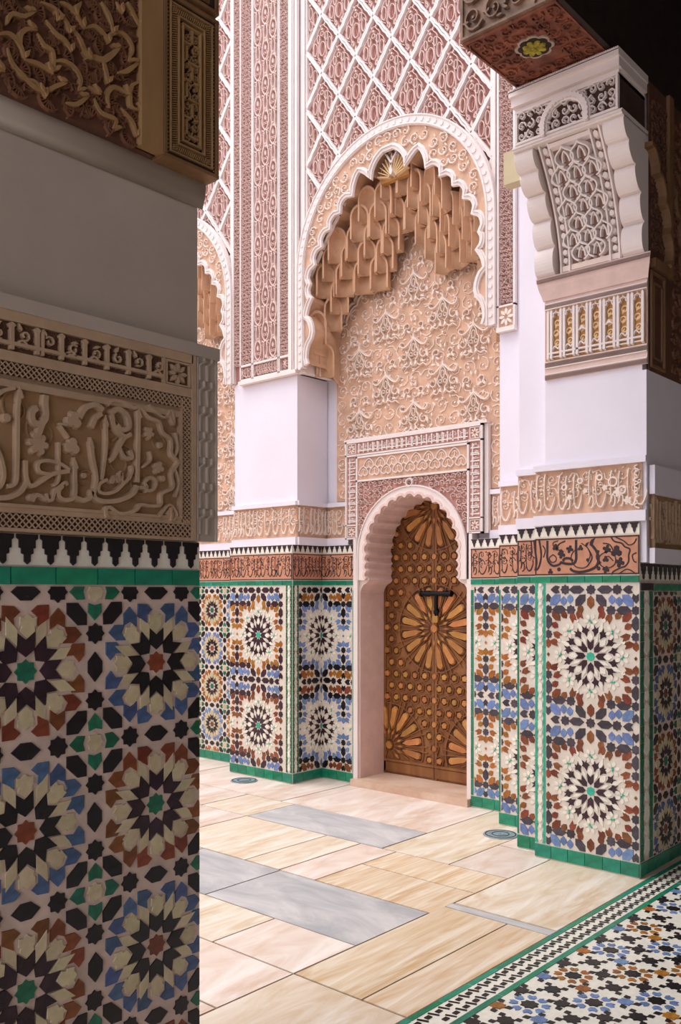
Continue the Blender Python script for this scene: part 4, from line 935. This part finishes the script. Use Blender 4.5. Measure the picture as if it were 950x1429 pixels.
# ================================================================== dados and inscription friezes
ED = 'edge_white'
def dado(M, W, label, strip=None, ros=(), mode='large', edge=(0, 0), single=None, glyph=None, seed=1, brown='t_brown', blue='t_sky', dark='t_char', h=(1.648, 1.69, 1.915, 1.925, 1.985), ledge=True, scheme=None, zoff=0):
    """W wide, standing on the floor. strip = ('l'|'r') pale chain edging, ros = u of the rosettes, edge = green upright tiles left / right"""
    t = thing('mosaic_dado', label, 'tile dado', M)
    b = MB('bed_white'); b.box(0, W, 0, h[4], -.009, 0, 'bed_white' if mode != 'near' else 'grout'); b.obj('grout_bed', t)
    u0, u1 = 0, W
    if strip and 'l' in strip: braid_strip(t, .036, .09, h[0], 't_turq' if 'L' in strip else 't_green'); u0 = .072
    if strip and 'r' in strip: braid_strip(t, W-.036, .09, h[0], 't_green'); u1 = W-.072
    e = MB('t_bandgreen')
    for s, w in ((0, edge[0]), (1, edge[1])):
        if w:
            x0 = (W-w if s else 0)
            for k in range(13): e.r = random.random(); e.plate([(x0+.001, .09+k*.117), (x0+w-.001, .09+k*.117), (x0+w-.001, .205+k*.117), (x0+.001, .205+k*.117)], 0, .004, 't_bandgreen', .02)
            if s: u1 = W-w-.004
            else: u0 = w+.004
    stuff(e.obj('upright_edging', t, rnd=True))
    P = []
    if mode == 'large':
        for i, u in enumerate(ros):
            for j, z in enumerate((1.224, .447)):
                br, bl = scheme[j] if scheme else (brown, blue)
                P += pattern_large(u, z+zoff, brown=br, blue=bl, dark=dark, top=(2 if j == 0 else 1))
    elif mode == 'small': P = shift(pattern_small(-1, 2, -2, 3, .36, 't_sky', 't_ochre', dark), ros[0], 1.42-.72)
    else: P = shift(pattern_small(-1, 4, -2, 3, PN, 't_blue', 't_brown', 't_black'), ros[0], 1.40-2*PN)
    Q = []; seenp = []
    for q in P:
        if mode == 'large' and any(abs(q[2]-a) < .016 and abs(q[3]-c) < .016 for a, c in seenp): continue
        Q.append(q)
        if mode == 'large' and len(ros)*2 > 0 and not (q[5] == 't_white' or q[5] == 't_turq'): seenp.append((q[2], q[3]))
    P = Q
    lay(P, (u0+.004, u1-.004, .09, h[0]-.004), t, single, .0036)
    band_tiles(t, 0, W, .008, .083, .115)
    band_tiles(t, 0, W, h[0]+.002, h[1]-.002, .115)
    if glyph: glyph_panel(t, 0, W, h[1]+.004, h[2], seed, strokes=glyph[0], blobs=glyph[1])
    elif h[2] > h[1]+.05: glyph_panel(t, 0, W, h[1]+.004, h[2], seed, th=.009)
    merlons(t, 0, W, h[3], h[4], .059 if h[2] > h[1]+.05 else .066, 't_text' if h[2] > h[1]+.05 else 't_black', TRI if h[2] > h[1]+.05 else None)
    return t
def frieze(M, W, label, seed, face='warm_face', ground='warm_ground', z0=2.05, z1=2.315, w0=1.985, w1=2.35, x1=None, nocap=False):
    t = thing('inscription_frieze', label, 'carved frieze', M)
    b = MB(ground); b.box(0, W, z0, z1, -.009, -.0075, ground); b.obj('ground', t)
    for za, zb in ((w0, z0), (z1, w1)): b = MB('white_plaster'); b.box(0, x1 or W, za, zb, -.009, .022); b.obj('ledge', t)
    b = MB(face); z = .010; H = z1-z0
    thuluth(b, W-.01, H-.01, -.008, z, face, seed, .005, z0+.005, .0125, .048)
    return t, b
T1 = [(w/5.588/190, [(x/1000, 1.69+y/1000*.93) for x, y in p]) for w, p in [(12,[(-6,236),(1,168),(11,90),(1,36)]),(12,[(28,235),(42,136),(26,59),(2,38)]),(9,[(-26,227),(-21,168),(-26,122)]),(14,[(83,226),(83,165),(85,104),(116,67),(158,72),(175,90)]),(16,[(172,87),(204,77),(249,76),(268,100),(269,159),(269,225)]),(15,[(185,94),(197,110),(228,110),(249,93)]),(16,[(364,193),(393,155),(409,111),(397,60),(350,33),(293,23),(249,31),(232,48)]),(14,[(409,155),(399,111),(421,74)]),(8,[(346,164),(369,112),(342,61)]),(6,[(459,146),(421,125),(409,89),(432,55),(475,47),(509,72),(509,116),(483,144),(459,146)]),(6,[(310,165),(261,160),(237,115),(261,62),(310,47),(342,61)]),(6,[(302,203),(342,172),(358,127),(342,83)]),(6,[(120,137),(95,115),(112,88),(137,95),(141,118),(120,137)]),(6,[(154,224),(120,210),(137,171),(179,162)]),(8,[(141,163),(158,201),(200,220)]),(6,[(436,96),(467,117),(498,87)]),(9,[(486,231),(506,206),(547,194),(566,172),(596,156),(589,121),(589,85),(570,56),(536,43),(498,22),(489,4)]),(7,[(513,231),(559,208),(589,182),(619,191),(635,219)]),(7,[(635,134),(611,120),(619,84),(635,77)]),(7,[(529,7),(574,35),(604,27),(634,5)]),(7,[(436,198),(475,189),(498,152)]),(7,[(52,197),(69,166),(57,120)])]]
TB1 = [(k, (p[0]/1000, 1.69+p[1]/1000*.93), r*.001*1.35) for k, p, r in [('f3',(137,182),16.64696775482346),('f4',(175,136),19.67368916479136),('f4',(228,168),18.160328459807413),('f3',(297,173),13.620246344855557),('l',(346,179),13.620246344855557),('l',(383,185),21.18704986977531),('f4',(459,161),19.67368916479136),('f3',(517,144),27.240492689711115),('f4',(536,79),22.700410574759264),('f4',(453,35),16.64696775482346),('d',(409,43),9.080164229903707),('f3',(103,29),13.620246344855557),('d',(159,42),9.080164229903707),('f3',(452,99),15.133607049839508),('d',(342,98),7.566803524919754),('l',(175,147),10.593524934887656)]]
# right pier, court face
X0 = 4.885
M = frX(X0, 2.76, 0)
def s1(u, v): return seen(X0, 2.76-u, v, 0)
dado(M, .652, 'wide dado with two brown-edged mosaic rosettes on the lit face of the right pier', 'lL', (.36,), single=s1, glyph=(T1, TB1), seed=5, dark='t_char')
t, b = frieze(frX(4.885, 2.76, 0), .665, 'orange carved script frieze over the widest black-lettered tile band, right pier', 21, w0=1.99, x1=.695)
R = random.Random(4)
b.ribbon([(.655-.03*abs(math.sin(k*.9))-.0, 2.06+.245*k/24) for k in range(25)], .012, -.008, .012, 'warm_face')
for (x, y, r) in ((.50,2.22,.036),(.42,2.25,.022),(.555,2.17,.03),(.30,2.24,.02),(.20,2.21,.022)): b.ring(x, y, r*.7, .014, -.008, .014, 'warm_face', 12); b.plate(xf(lobed(5, r, .4, 2), x+.03, y-.06), -.008, .009, 'warm_face', .2)
b.obj('script_relief', t)
# stepped returns
for (xx, ya, yb, ru, lab, sd) in ((4.985, 2.94, 2.76, .27, 'narrow stepped dado next to the big right pier dado', 6), (5.395, 3.325, 2.94, .28, 'narrow middle step of tile dado, behind the step next to the right pier', 7), (5.70, 3.755, 3.34, .40, 'narrow tile dado strip beside the right jamb of the door', 8)):
    M = frX(xx, ya, 0); W = ya-yb
    dado(M, W, lab, None, (ru, ru-.542), seed=sd, edge=(.024 if xx > 5.5 else .012, 0), dark='t_char', brown='t_ochre' if xx > 5.2 else 't_brown')
for (xx, ya, yb, sd, lab) in ((4.985, 2.94, 2.76, 31, 'short orange carved script frieze on the first step left of the right pier'), (5.405, 3.325, 2.94, 32, 'short orange carved script frieze on the second step left of the right pier'), (5.775, 3.628, 3.34, 33, 'short orange carved script frieze right of the door surround')):
    t, b = frieze(frX(xx, ya, 0), ya-yb, lab, sd); b.obj('script_relief', t)
# left of the door
dado(frX(5.74, 5.322, 0), .403, 'tile dado of blue and brown mosaic between the door and the left pier corner', None, (.0, .542), seed=9, edge=(0, .03), scheme=(('t_sky', 't_ochre'), ('t_sky', 't_brown')), dark='t_black')
t, b = frieze(frX(5.775, 5.33, 0), .322, 'orange carved script frieze left of the door surround', 34); b.obj('script_relief', t)
M = frY(5.295, 5.38, 0)
dado(M, .36, 'shaded tile dado on the side of the left pier, facing the door', 'l', (.36,), seed=10, scheme=(('t_sky', 't_ochre'), ('t_sky', 't_brown')), dark='t_black')
t, b = frieze(frY(5.27, 5.41, 0), .38, 'orange carved script frieze on the side of the left pier, facing the door', 35); b.obj('script_relief', t)
M = frX(5.38, 6.07, 0)
dado(M, .77, 'tile dado with two orange-bordered mosaic rosettes on the front of the left pier', 'r', (.365, -.177), seed=11, scheme=(('t_ochre', 't_sky'), ('t_brown', 't_sky')), dark='t_plum', brown='t_ochre')
t, b = frieze(frX(5.41, 6.06, 0), .79, 'orange carved script frieze on the front of the left pier', 36); b.obj('script_relief', t)
dado(frX(5.66, 7.3, 0), 1.24, 'tile dado of small round rosettes at the far left, beside the near left pier', None, (.66,), seed=12, mode='small', dark='t_plum')
t, b = frieze(frX(5.70, 7.3, 0), 1.24, 'orange carved script frieze at the far left, beside the near left pier', 37); b.obj('script_relief', t)
# right pier, gallery face
M = frY(2.108, 5.068, 0)
dado(M, .68, 'dark shaded tile dado on the gallery side of the right pier', None, (.18,), mode='near', edge=(.0, .0), h=(1.60, 1.645, 1.66, 1.665, 1.755))
t = thing('tile_edging', 'broad green and white upright mosaic edging down the corner of the right pier', 'tile edging', frY(2.108, 4.887, 0)); b = MB('grout'); b.box(0, .178, 0, 1.755, -.006, .0); b.obj('grout_bed', t); braid_strip(t, .089, .09, 1.60, 't_green', .166); band_tiles(t, 0, .178, .008, .083, .09); band_tiles(t, 0, .178, 1.605, 1.645, .18, 't_black'); merlons(t, 0, .178, 1.665, 1.755, .085)
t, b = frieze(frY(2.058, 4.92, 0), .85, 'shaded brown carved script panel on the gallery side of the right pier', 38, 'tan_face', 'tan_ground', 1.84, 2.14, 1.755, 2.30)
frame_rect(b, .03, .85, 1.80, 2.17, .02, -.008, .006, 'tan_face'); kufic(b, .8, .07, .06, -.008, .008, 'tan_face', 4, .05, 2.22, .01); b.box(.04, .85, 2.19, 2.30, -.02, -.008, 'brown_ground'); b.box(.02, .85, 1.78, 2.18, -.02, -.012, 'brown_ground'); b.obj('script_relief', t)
# ================================================================== right pier: capital, bracket, cornice
M = frX(4.90, 2.725, 2.86)
t = thing('pier_capital', 'carved capital of square script on the right pier, below the lobed bracket', 'capital', M)
b = MB('pink_face'); W = .69
b.box(.03, .66, 0, .50, -.0, .012, 'pink_face')
pr = [(-.0,.47),(.022,.47),(.03,.50),(.045,.54),(.05,.565),(.058,.60),(-.0,.60)]
b.obj('block', t)
b = MB('pink_face'); n0 = len(b.v); k = len(pr)
b.vs([(0.03-max(p[0]-.012,0)*.8, p[1], p[0]) for p in pr]+[(W-.03+max(p[0]-.012,0)*.8, p[1], p[0]) for p in pr])
for i in range(k): j = (i+1) % k; b.face([i, j, k+j, k+i])
b.face(list(range(k))[::-1]); b.face([k+i for i in range(k)]); fix(b.obj('cavetto', t))
b = MB('pink_face')
for v0, hh, n_, u0, w_ in ((.002,.022,.014,.03,.63),(.075,.024,.014,.03,.63),(.425,.018,.014,.03,.63),(.488,.020,.024,.022,.646),(.572,.020,.060,.0,.69)):
    lattice(b, w_, hh, n_, n_+.003, 'pink_face', 'lattice_ground', u0, v0, 2, .0017)
for v0, hh in ((.028,.008),(.066,.006),(.102,.006),(.415,.006),(.446,.006)): b.box(.03, .66, v0, v0+hh, .01, .02, 'edge_white')
b.obj('braided_fillets', t)
b = MB('edge_white'); b.box(.034, .656, .110, .412, .010, .013, 'gold_ground')
Z0, Z1 = .012, .034; R = random.Random(3)
for i in range(8):
    u = .06+i*.083; ww = .016
    for du in (0, .022): 
        if u+du < .655: b.plate([(u+du-.008,.112),(u+du+.008,.112),(u+du+.008,.40),(u+du,.412),(u+du-.008,.40)], Z0, Z1, 'edge_white', .04)
    if i < 7:
        b.ribbon([(u, .150), (u+.083, .150)], .012, Z0, Z1, 'edge_white', top=.8); b.ribbon([(u, .128), (u+.083, .128)], .008, Z0, Z1-.006, 'edge_white', top=.8)
        c = u+.0525
        b.ribbon(foil([(c-.026,.36),(c-.02,.385),(c,.402),(c+.02,.385),(c+.026,.36)], -.3, 4), .008, Z0, Z1, 'edge_white')
        for q in range(3): b.ring(c+.004*(-1)**q, .21+q*.058, .016, .010, Z0, Z1-.012, 'gold_face', 10); b.plate(xf(LEAF, c-.012, .185+q*.055, 1.0, .04), Z0, Z1-.014, 'gold_face', .2)
        b.ribbon(smooth([(c-.026,.165),(c-.01,.19),(c+.012,.172),(c+.026,.20)], 4), .010, Z0, Z1-.004, 'edge_white')
        if i in (2, 4): b.plate([(c-.028,.25),(c+.0,.262),(c+.028,.25),(c+.0,.285)], Z0, Z1, 'edge_white', .1)
b.obj('square_lettering', t)
# bracket
M = frX(4.90, 2.725, 3.46)
t = thing('scrolled_bracket', 'white lobed bracket with carved leaves swelling out of the right pier', 'bracket', M)
HB = .66
prof = [(.045, 0)]; Lb = [(.045,.0,.05,.17),(.05,.17,.09,.32),(.09,.32,.165,.45),(.165,.45,.25,.55),(.25,.55,.31,.66)]
P = []
for a0, b0, a1, b1 in Lb:
    for j in range(9):
        q = j/9; dx, dy = a1-a0, b1-b0; L = math.hypot(dx, dy); s = .24*(1-(2*q-1)**2)**.55*L
        P.append((a0+dx*q+dy/L*s, b0+dy*q-dx/L*s))
P += [(.31, HB), (-.0, HB), (-.0, 0)]
for u0, u1 in ((.0, .12), (.54, .66)):
    b = MB('edge_white'); n0 = b.vs([(u0, y, x) for x, y in P]+[(u1, y, x) for x, y in P]); k = len(P)
    for i in range(k): j = (i+1) % k; b.face([i, j, k+j, k+i])
    b.face(list(range(k))[::-1]); b.face([k+i for i in range(k)]); fix(b.obj('lobed_cheek', t))
def bx(v):  # depth of the curved field
    q = v/HB; return .02+.27*q**1.9
b = MB('pink_face'); n = 20
V = [HB*i/n for i in range(n+1)]
def bent(src, dst):
    o = len(dst.v); mp = [dst.mid(x) for x in src.mats]
    dst.v += [(x, y, z+bx(y)) for x, y, z in src.v]
    for f, m in zip(src.f, src.mi): dst.f.append([o+i for i in f]); dst.mi.append(mp[m]); dst.sm.append(False); dst.rn.append(0)
c = MB('pink_face')
for i in range(n):
    c.box(.12, .54, V[i], V[i+1]+.002, -.02-bx(V[i])*.98, -.012, 'bracket_ground')
bent(c, b); b.obj('curved_ground', t)
b = MB('pink_face'); c = MB('pink_face')
for u in (.150, .205, .455, .510): c.ribbon([(u, v) for v in V], .016, -.012, .020, 'edge_white')
for u in (.177, .482):
    for i in range(14): c.plate(xf(hexa(.020, .016, .5), u, .03+i*.046, PI/2), -.012, .012, 'edge_white', .2)
c.ribbon([(.14, .03), (.52, .03)], .05, -.012, .012, 'warm_face'); c.ribbon([(.2, HB-.02), (.46, HB-.02)], .03, -.012, .02, 'edge_white'); bent(c, b); b.obj('curved_frame', t)
lf = MB('edge_white')
for s in (1, -1):
    lf.ribbon(smooth([(0,.052),(s*.010,.040),(s*.034,.022),(s*.042,.0),(s*.030,-.024),(s*.012,-.034)], 3), .014, -.012, .022, 'edge_white', top=.45)
    lf.ribbon(smooth([(0,.03),(s*.012,.008),(s*.016,-.02)], 3), .010, -.012, .012, 'edge_white'); lf.plate(xf(LEAF, s*.006, -.038, -.5 if s > 0 else PI+.5, .04), -.012, .008, 'edge_white', .2)
lf.v = [(x*1.3, y*1.25, z*1.3) for x, y, z in lf.v]; LFM = lf.mesh('leaf_spray')
for r in range(7):
    v = .10+r*.08
    for q in range(3 if r % 2 else 2):
        u = .33+(q-(1 if r % 2 else .5))*.094
        if abs(u-.33) > .1: continue
        o = inst(LFM, 'leaf_spray', t, (u, v, bx(v))); o.rotation_euler = (math.atan2(bx(v+.03)-bx(v-.03), .06), 0, 0)
# head of the bracket + cornice
M = frX(4.90, 2.725, 4.0)
t = thing('bracket_cornice', 'white cornice with a small beaded arch in pierced scrollwork, under the painted beam', 'cornice', M)
b = MB('edge_white'); F = .33
b.box(.02, .64, .32, .36, -.0, F, 'edge_white')
pr = [(F-.05,.30),(F,.30),(F+.01,.335),(F+.03,.37),(F+.045,.40),(F+.05,.45),(-.3,.45),(-.3,.30)]
b.box(.0, .66, .41, .45, -.0, F+.05, 'edge_white'); b.box(.006, .654, .36, .41, -.0, F+.03, 'edge_white'); b.obj('cornice_block', t)
b = MB('edge_white')
for i in range(60): b.plate([(.005+i*.011, .44), (.011+i*.011, .44), (.011+i*.011, .449), (.005+i*.011, .449)], F+.05, F+.056, 'edge_white', .1)
b.box(.0, .66, .435, .438, F+.049, F+.052, 'lattice_ground'); b.obj('dentils', t)
b = MB('edge_white'); yb = .145
b.box(.02, .64, yb, .34, -.0, F-.008, 'lattice_ground')
frame_rect(b, .02, .64, yb, .34, .016, F-.008, F+.012, 'edge_white'); 
vines(b, .59, .17, .055, F-.008, F+.010, 'edge_white', 14, ox=.035, oy=yb+.015, th=.2, seg=8)
A_ = [(.20, yb+.01)]+arc(.33, yb+.05, .13, PI, 0, 22, .125)+[(.46, yb+.01)]
b.ribbon(A_, .052, F-.008, F+.012, 'edge_white', top=.9)
for x, y in resample(A_, 19): b.disc(x, y, .021, F+.008, F+.026, 'edge_white', 8)
b.box(.0, .66, .115, yb, -.0, F+.004, 'edge_white'); b.ribbon([(.0, .13), (.66, .13)], .012, F, F+.014, 'edge_white')
b.obj('pierced_frieze', t)
fix(b.obj('x', t)) if False else None
# plain side and the beige box
bxo = thing('junction_box', 'small beige square box fixed at the left of the bracket head', 'box', frX(4.72, 2.83, 4.03))
b = MB('beige_box'); b.box(-.03, .13, -.02, .17, -.05, .03, 'beige_box'); b.obj('case', bxo); b = MB('edge_white'); b.box(.085, .115, .06, .10, .03, .034, 'edge_white'); b.box(.096, .098, .06, .10, .034, .035, 'tan_face'); b.obj('switch_plate', bxo)
# gallery face above: wood and carved
b = MB('cedar_ground'); b.box(4.96, 8.7, 2.085, 2.10, 2.835, 4.44, 'cedar_ground'); b.box(3.95, 8.7, 2.11, 2.135, 4.46, 5.7, 'cedar_dark'); b.box(4.93, 8.7, 2.135, 2.69, 4.47, 5.04, 'cedar_dark'); b.box(6.6, 9, 2.12, 2.69, 0, 4.5, 'gallery_plaster'); wr = struct('wall_right', b)
M = frY(2.07, 4.93, 2.83)
t = thing('cedar_pier_cladding', 'shaded brown cladding on the dark side of the right pier, beside the lobed bracket', 'wood panel', M)
b = MB('cedar'); b.box(.0, .80, 0, 1.61, -.010, -.002, 'cedar_ground'); frame_rect(b, .005, .20, .02, .56, .018, 0, .012, 'cedar'); frame_rect(b, .04, .165, .07, .50, .01, 0, .010, 'cedar'); b.box(.0, .24, .57, .62, -.0, .035, 'cedar'); b.box(.235, .30, .57, 1.62, -.0, .02, 'cedar'); b.obj('framing', t)
b = MB('cedar')
vines(b, .48, 1.5, .09, -.002, .010, 'cedar_rib', 17, ox=.31, oy=.02, th=.15); b.obj('scroll_relief', t); b = MB('cedar'); vines(b, .22, .85, .06, -.002, .006, 'cedar_ground', 18, ox=.02, oy=.68, th=.15); b.obj('scroll_relief', t)
b = MB('cedar')
C = [(.02+.0,.66),(.04,.82),(.09,.98),(.16,1.12),(.23,1.2)]
b.ribbon(foil([(.19,.62),(.18,.80),(.12,.96),(.03,1.10),(-.08,1.22)], -.22, 6), .035, 0, .05, 'cedar'); b.ribbon(foil([(.47,.62),(.46,.80),(.42,.96),(.36,1.10),(.28,1.24)], .22, 6), .02, 0, .02, 'cedar'); b.obj('lobed_scroll', t)
# painted beam end on the bracket
M = Matrix.Translation((3.98, 2.14, 4.452))
t = thing('painted_beam', 'painted reddish beam end with a yellow flower medallion underneath, on the bracket cornice', 'beam', M)
b = MB('painted_red'); b.box(.012, .93, .0, .54, .015, .60, 'painted_red'); b.obj('timber', t)
def under(mb):   # flip a relief to face down
    mb.v = [(x, y, .015-z) for x, y, z in mb.v]; mb.f = [f[::-1] for f in mb.f]; return mb
c = MB('painted_red'); vines(c, .86, .52, .085, 0, .010, 'painted_red', 22, ox=.02, oy=.01, th=.13, inside=lambda x, y, r: abs(x-.28) > .13 or abs(y-.27) > .11)
frame_rect(c, .012, .90, .0, .54, .012, 0, .010, 'painted_red'); c.ribbon([(.06,.16),(.9,.16)], .008, 0, .006, 'cedar_dark'); under(c).obj('soffit_scrolls', t)
c = MB('medallion_white'); c.plate(xf([(p[0]*1.0, p[1]*1.0) for p in lobed(8, .105, .16, 2)], .28, .27), 0, .008, 'medallion_white', .02); c.plate(xf(lobed(8, .088, .12, 2), .28, .27), .008, .010, 'cedar_dark', .02); under(c).obj('medallion_rim', t)
c = MB('medallion_yellow')
for k in range(8): c.plate(xf([(.008,0),(.03,.016),(.058,.014),(.066,0),(.058,-.014),(.03,-.016)], .28, .27, k*PI/4), .010, .018, 'medallion_yellow', .15)
c.disc(.28, .27, .016, .010, .024, 'medallion_yellow', 10); under(c).obj('yellow_flower', t)
c = MB('beam_face'); c.box(0, .54, 0, .6, -.012, 0, 'beam_face'); vines(c, .50, .56, .14, 0, .022, 'beam_face', 23, ox=.02, oy=.02, th=.15, seg=14); frame_rect(c, 0, .54, 0, .6, .016, 0, .012, 'beam_face')
c.v = [(.0-z, .54-x, .015+y) for x, y, z in c.v]; c.obj('end_carving', t)
c = MB('painted_red'); c.box(.0, .93, 0, .60, 0, .010, 'beam_face'); vines(c, .9, .56, .12, .01, .022, 'beam_face', 24, ox=.02, oy=.02); c.v = [(x, .54+z, .015+y) for x, y, z in c.v]; c.f = [f[::-1] for f in c.f]; c.obj('side_carving', t)
# ================================================================== gallery floor mosaic
M = frZ(2.3, .4, 0)
t = thing('floor_mosaic', 'floor mosaic of black stars with brown and blue clusters, bottom right corner', 'mosaic floor', M)
b = MB('grout'); b.box(0, 4.7, 0, 1.672, -.02, .0005, 't_white'); b.obj('white_bed', t)
def fs(u, v): return seen(2.3+u, .4+v, 0, 2)
P = []; g = .178; oy = 1.786-.4; ox = 3.476-2.3
for j in range(0, 8):
    for i in range(-7, 20):
        x, y = ox+i*g, oy-j*g
        if not fs(x, y) and not fs(x+.1, y+.1): continue
        big = (i+j) % 2 == 0; col = 't_brown' if (i//2+j//2) % 2 == 0 else 't_sky'
        if big: col = ['t_ochre', 't_sky'][((i+j)//2+j) % 2]
        P.append(('star_tile', star8(.038), x, y, 0, 't_black'))
        for k in range(8):
            a = k*PI/4+PI/8
            if big: P.append(('leaf_tile', [(.020,.013),(.004,.019),(-.015,.009),(-.015,-.009),(.004,-.019),(.020,-.013),(.012,0)], x+.060*math.cos(a), y+.060*math.sin(a), a, col))
        if not big:
            for k in range(4):
                a = k*PI/2+PI/4; P.append(('square_tile', [(.015,0),(0,.015),(-.019,0),(0,-.015)], x+.052*math.cos(a), y+.052*math.sin(a), a, 't_black'))
        q = (i+2*j) % 4
        P.append(('star_tile', star8(.034), x+g/2, y+g/2, 0, 't_black' if q % 2 == 0 else ('t_ochre' if q == 1 else 't_sky')))
        for k in range(4):
            a = k*PI/2+.25; P.append(('square_tile', [(.017,0),(0,.015),(-.021,0),(0,-.015)], x+g/2+.046*math.cos(a), y+g/2+.046*math.sin(a), a+.5, 't_black'))
lay(P, (0, 4.69, .25, 1.498), t, lambda u, v: fs(u, v), .0035)
for y0, y1 in ((1.500, 1.528), (1.645, 1.672)): band_tiles(t, 0, 4.69, y0, y1, .20, 't_bandgreen', 'band_tile', None, .003)
P = []
for i in range(68):
    for j in range(2):
        x = .03+i*.068+(.034 if j else 0); y = 1.560+.056*j
        if not fs(x, y): continue
        P.append(('bar_tile', [(-.014,-.010),(.014,-.010),(.014,.010),(-.014,.010)], x, y, .0, 't_black')); P.append(('bar_tile', [(-.023,-.005),(.023,-.005),(.023,.005),(-.023,.005)], x+.034, y, PI/2+.35, 't_black'))
for i in range(68):
    x = .03+i*.068
    if False: P.append(('bar_tile', [(-.022,-.004),(.022,-.004),(.022,.004),(-.022,.004)], x+.017, 1.588, .1, 't_black'))
lay(P, (0, 4.69, 1.530, 1.643), t, None, .0035, stuff_name='woven_chips')
b = MB('t_white'); b.box(2.3, 9, -2.4, .65, -.02, -.001, 't_white'); b.box(-3, 2.3, -2.4, 2.06, -.02, -.001, 'marble_cream'); struct('gallery_paving', b, parent=floor)
# drains
for (x, y, lab) in ((5.21, 5.70, 'round metal drain cover in the marble by the foot of the left pier'), (5.17, 3.175, 'round metal drain cover in the marble by the stepped dado on the right')):
    d = thing('drain_cover', lab, 'drain', frZ(x, y, .0025))
    b = MB('drain_metal'); b.disc(0, 0, .115, -.002, .004, 'drain_metal', 32, .03); b.obj('plate', d)
    b = MB('iron'); b.ring(0, 0, .098, .008, .003, .006, 'iron', 32); b.ring(0, 0, .055, .008, .003, .006, 'iron', 24); b.obj('groove', d)
    b = MB('drain_metal'); b.disc(0, 0, .03, .003, .008, 'drain_metal', 16, .1); b.obj('boss', d)
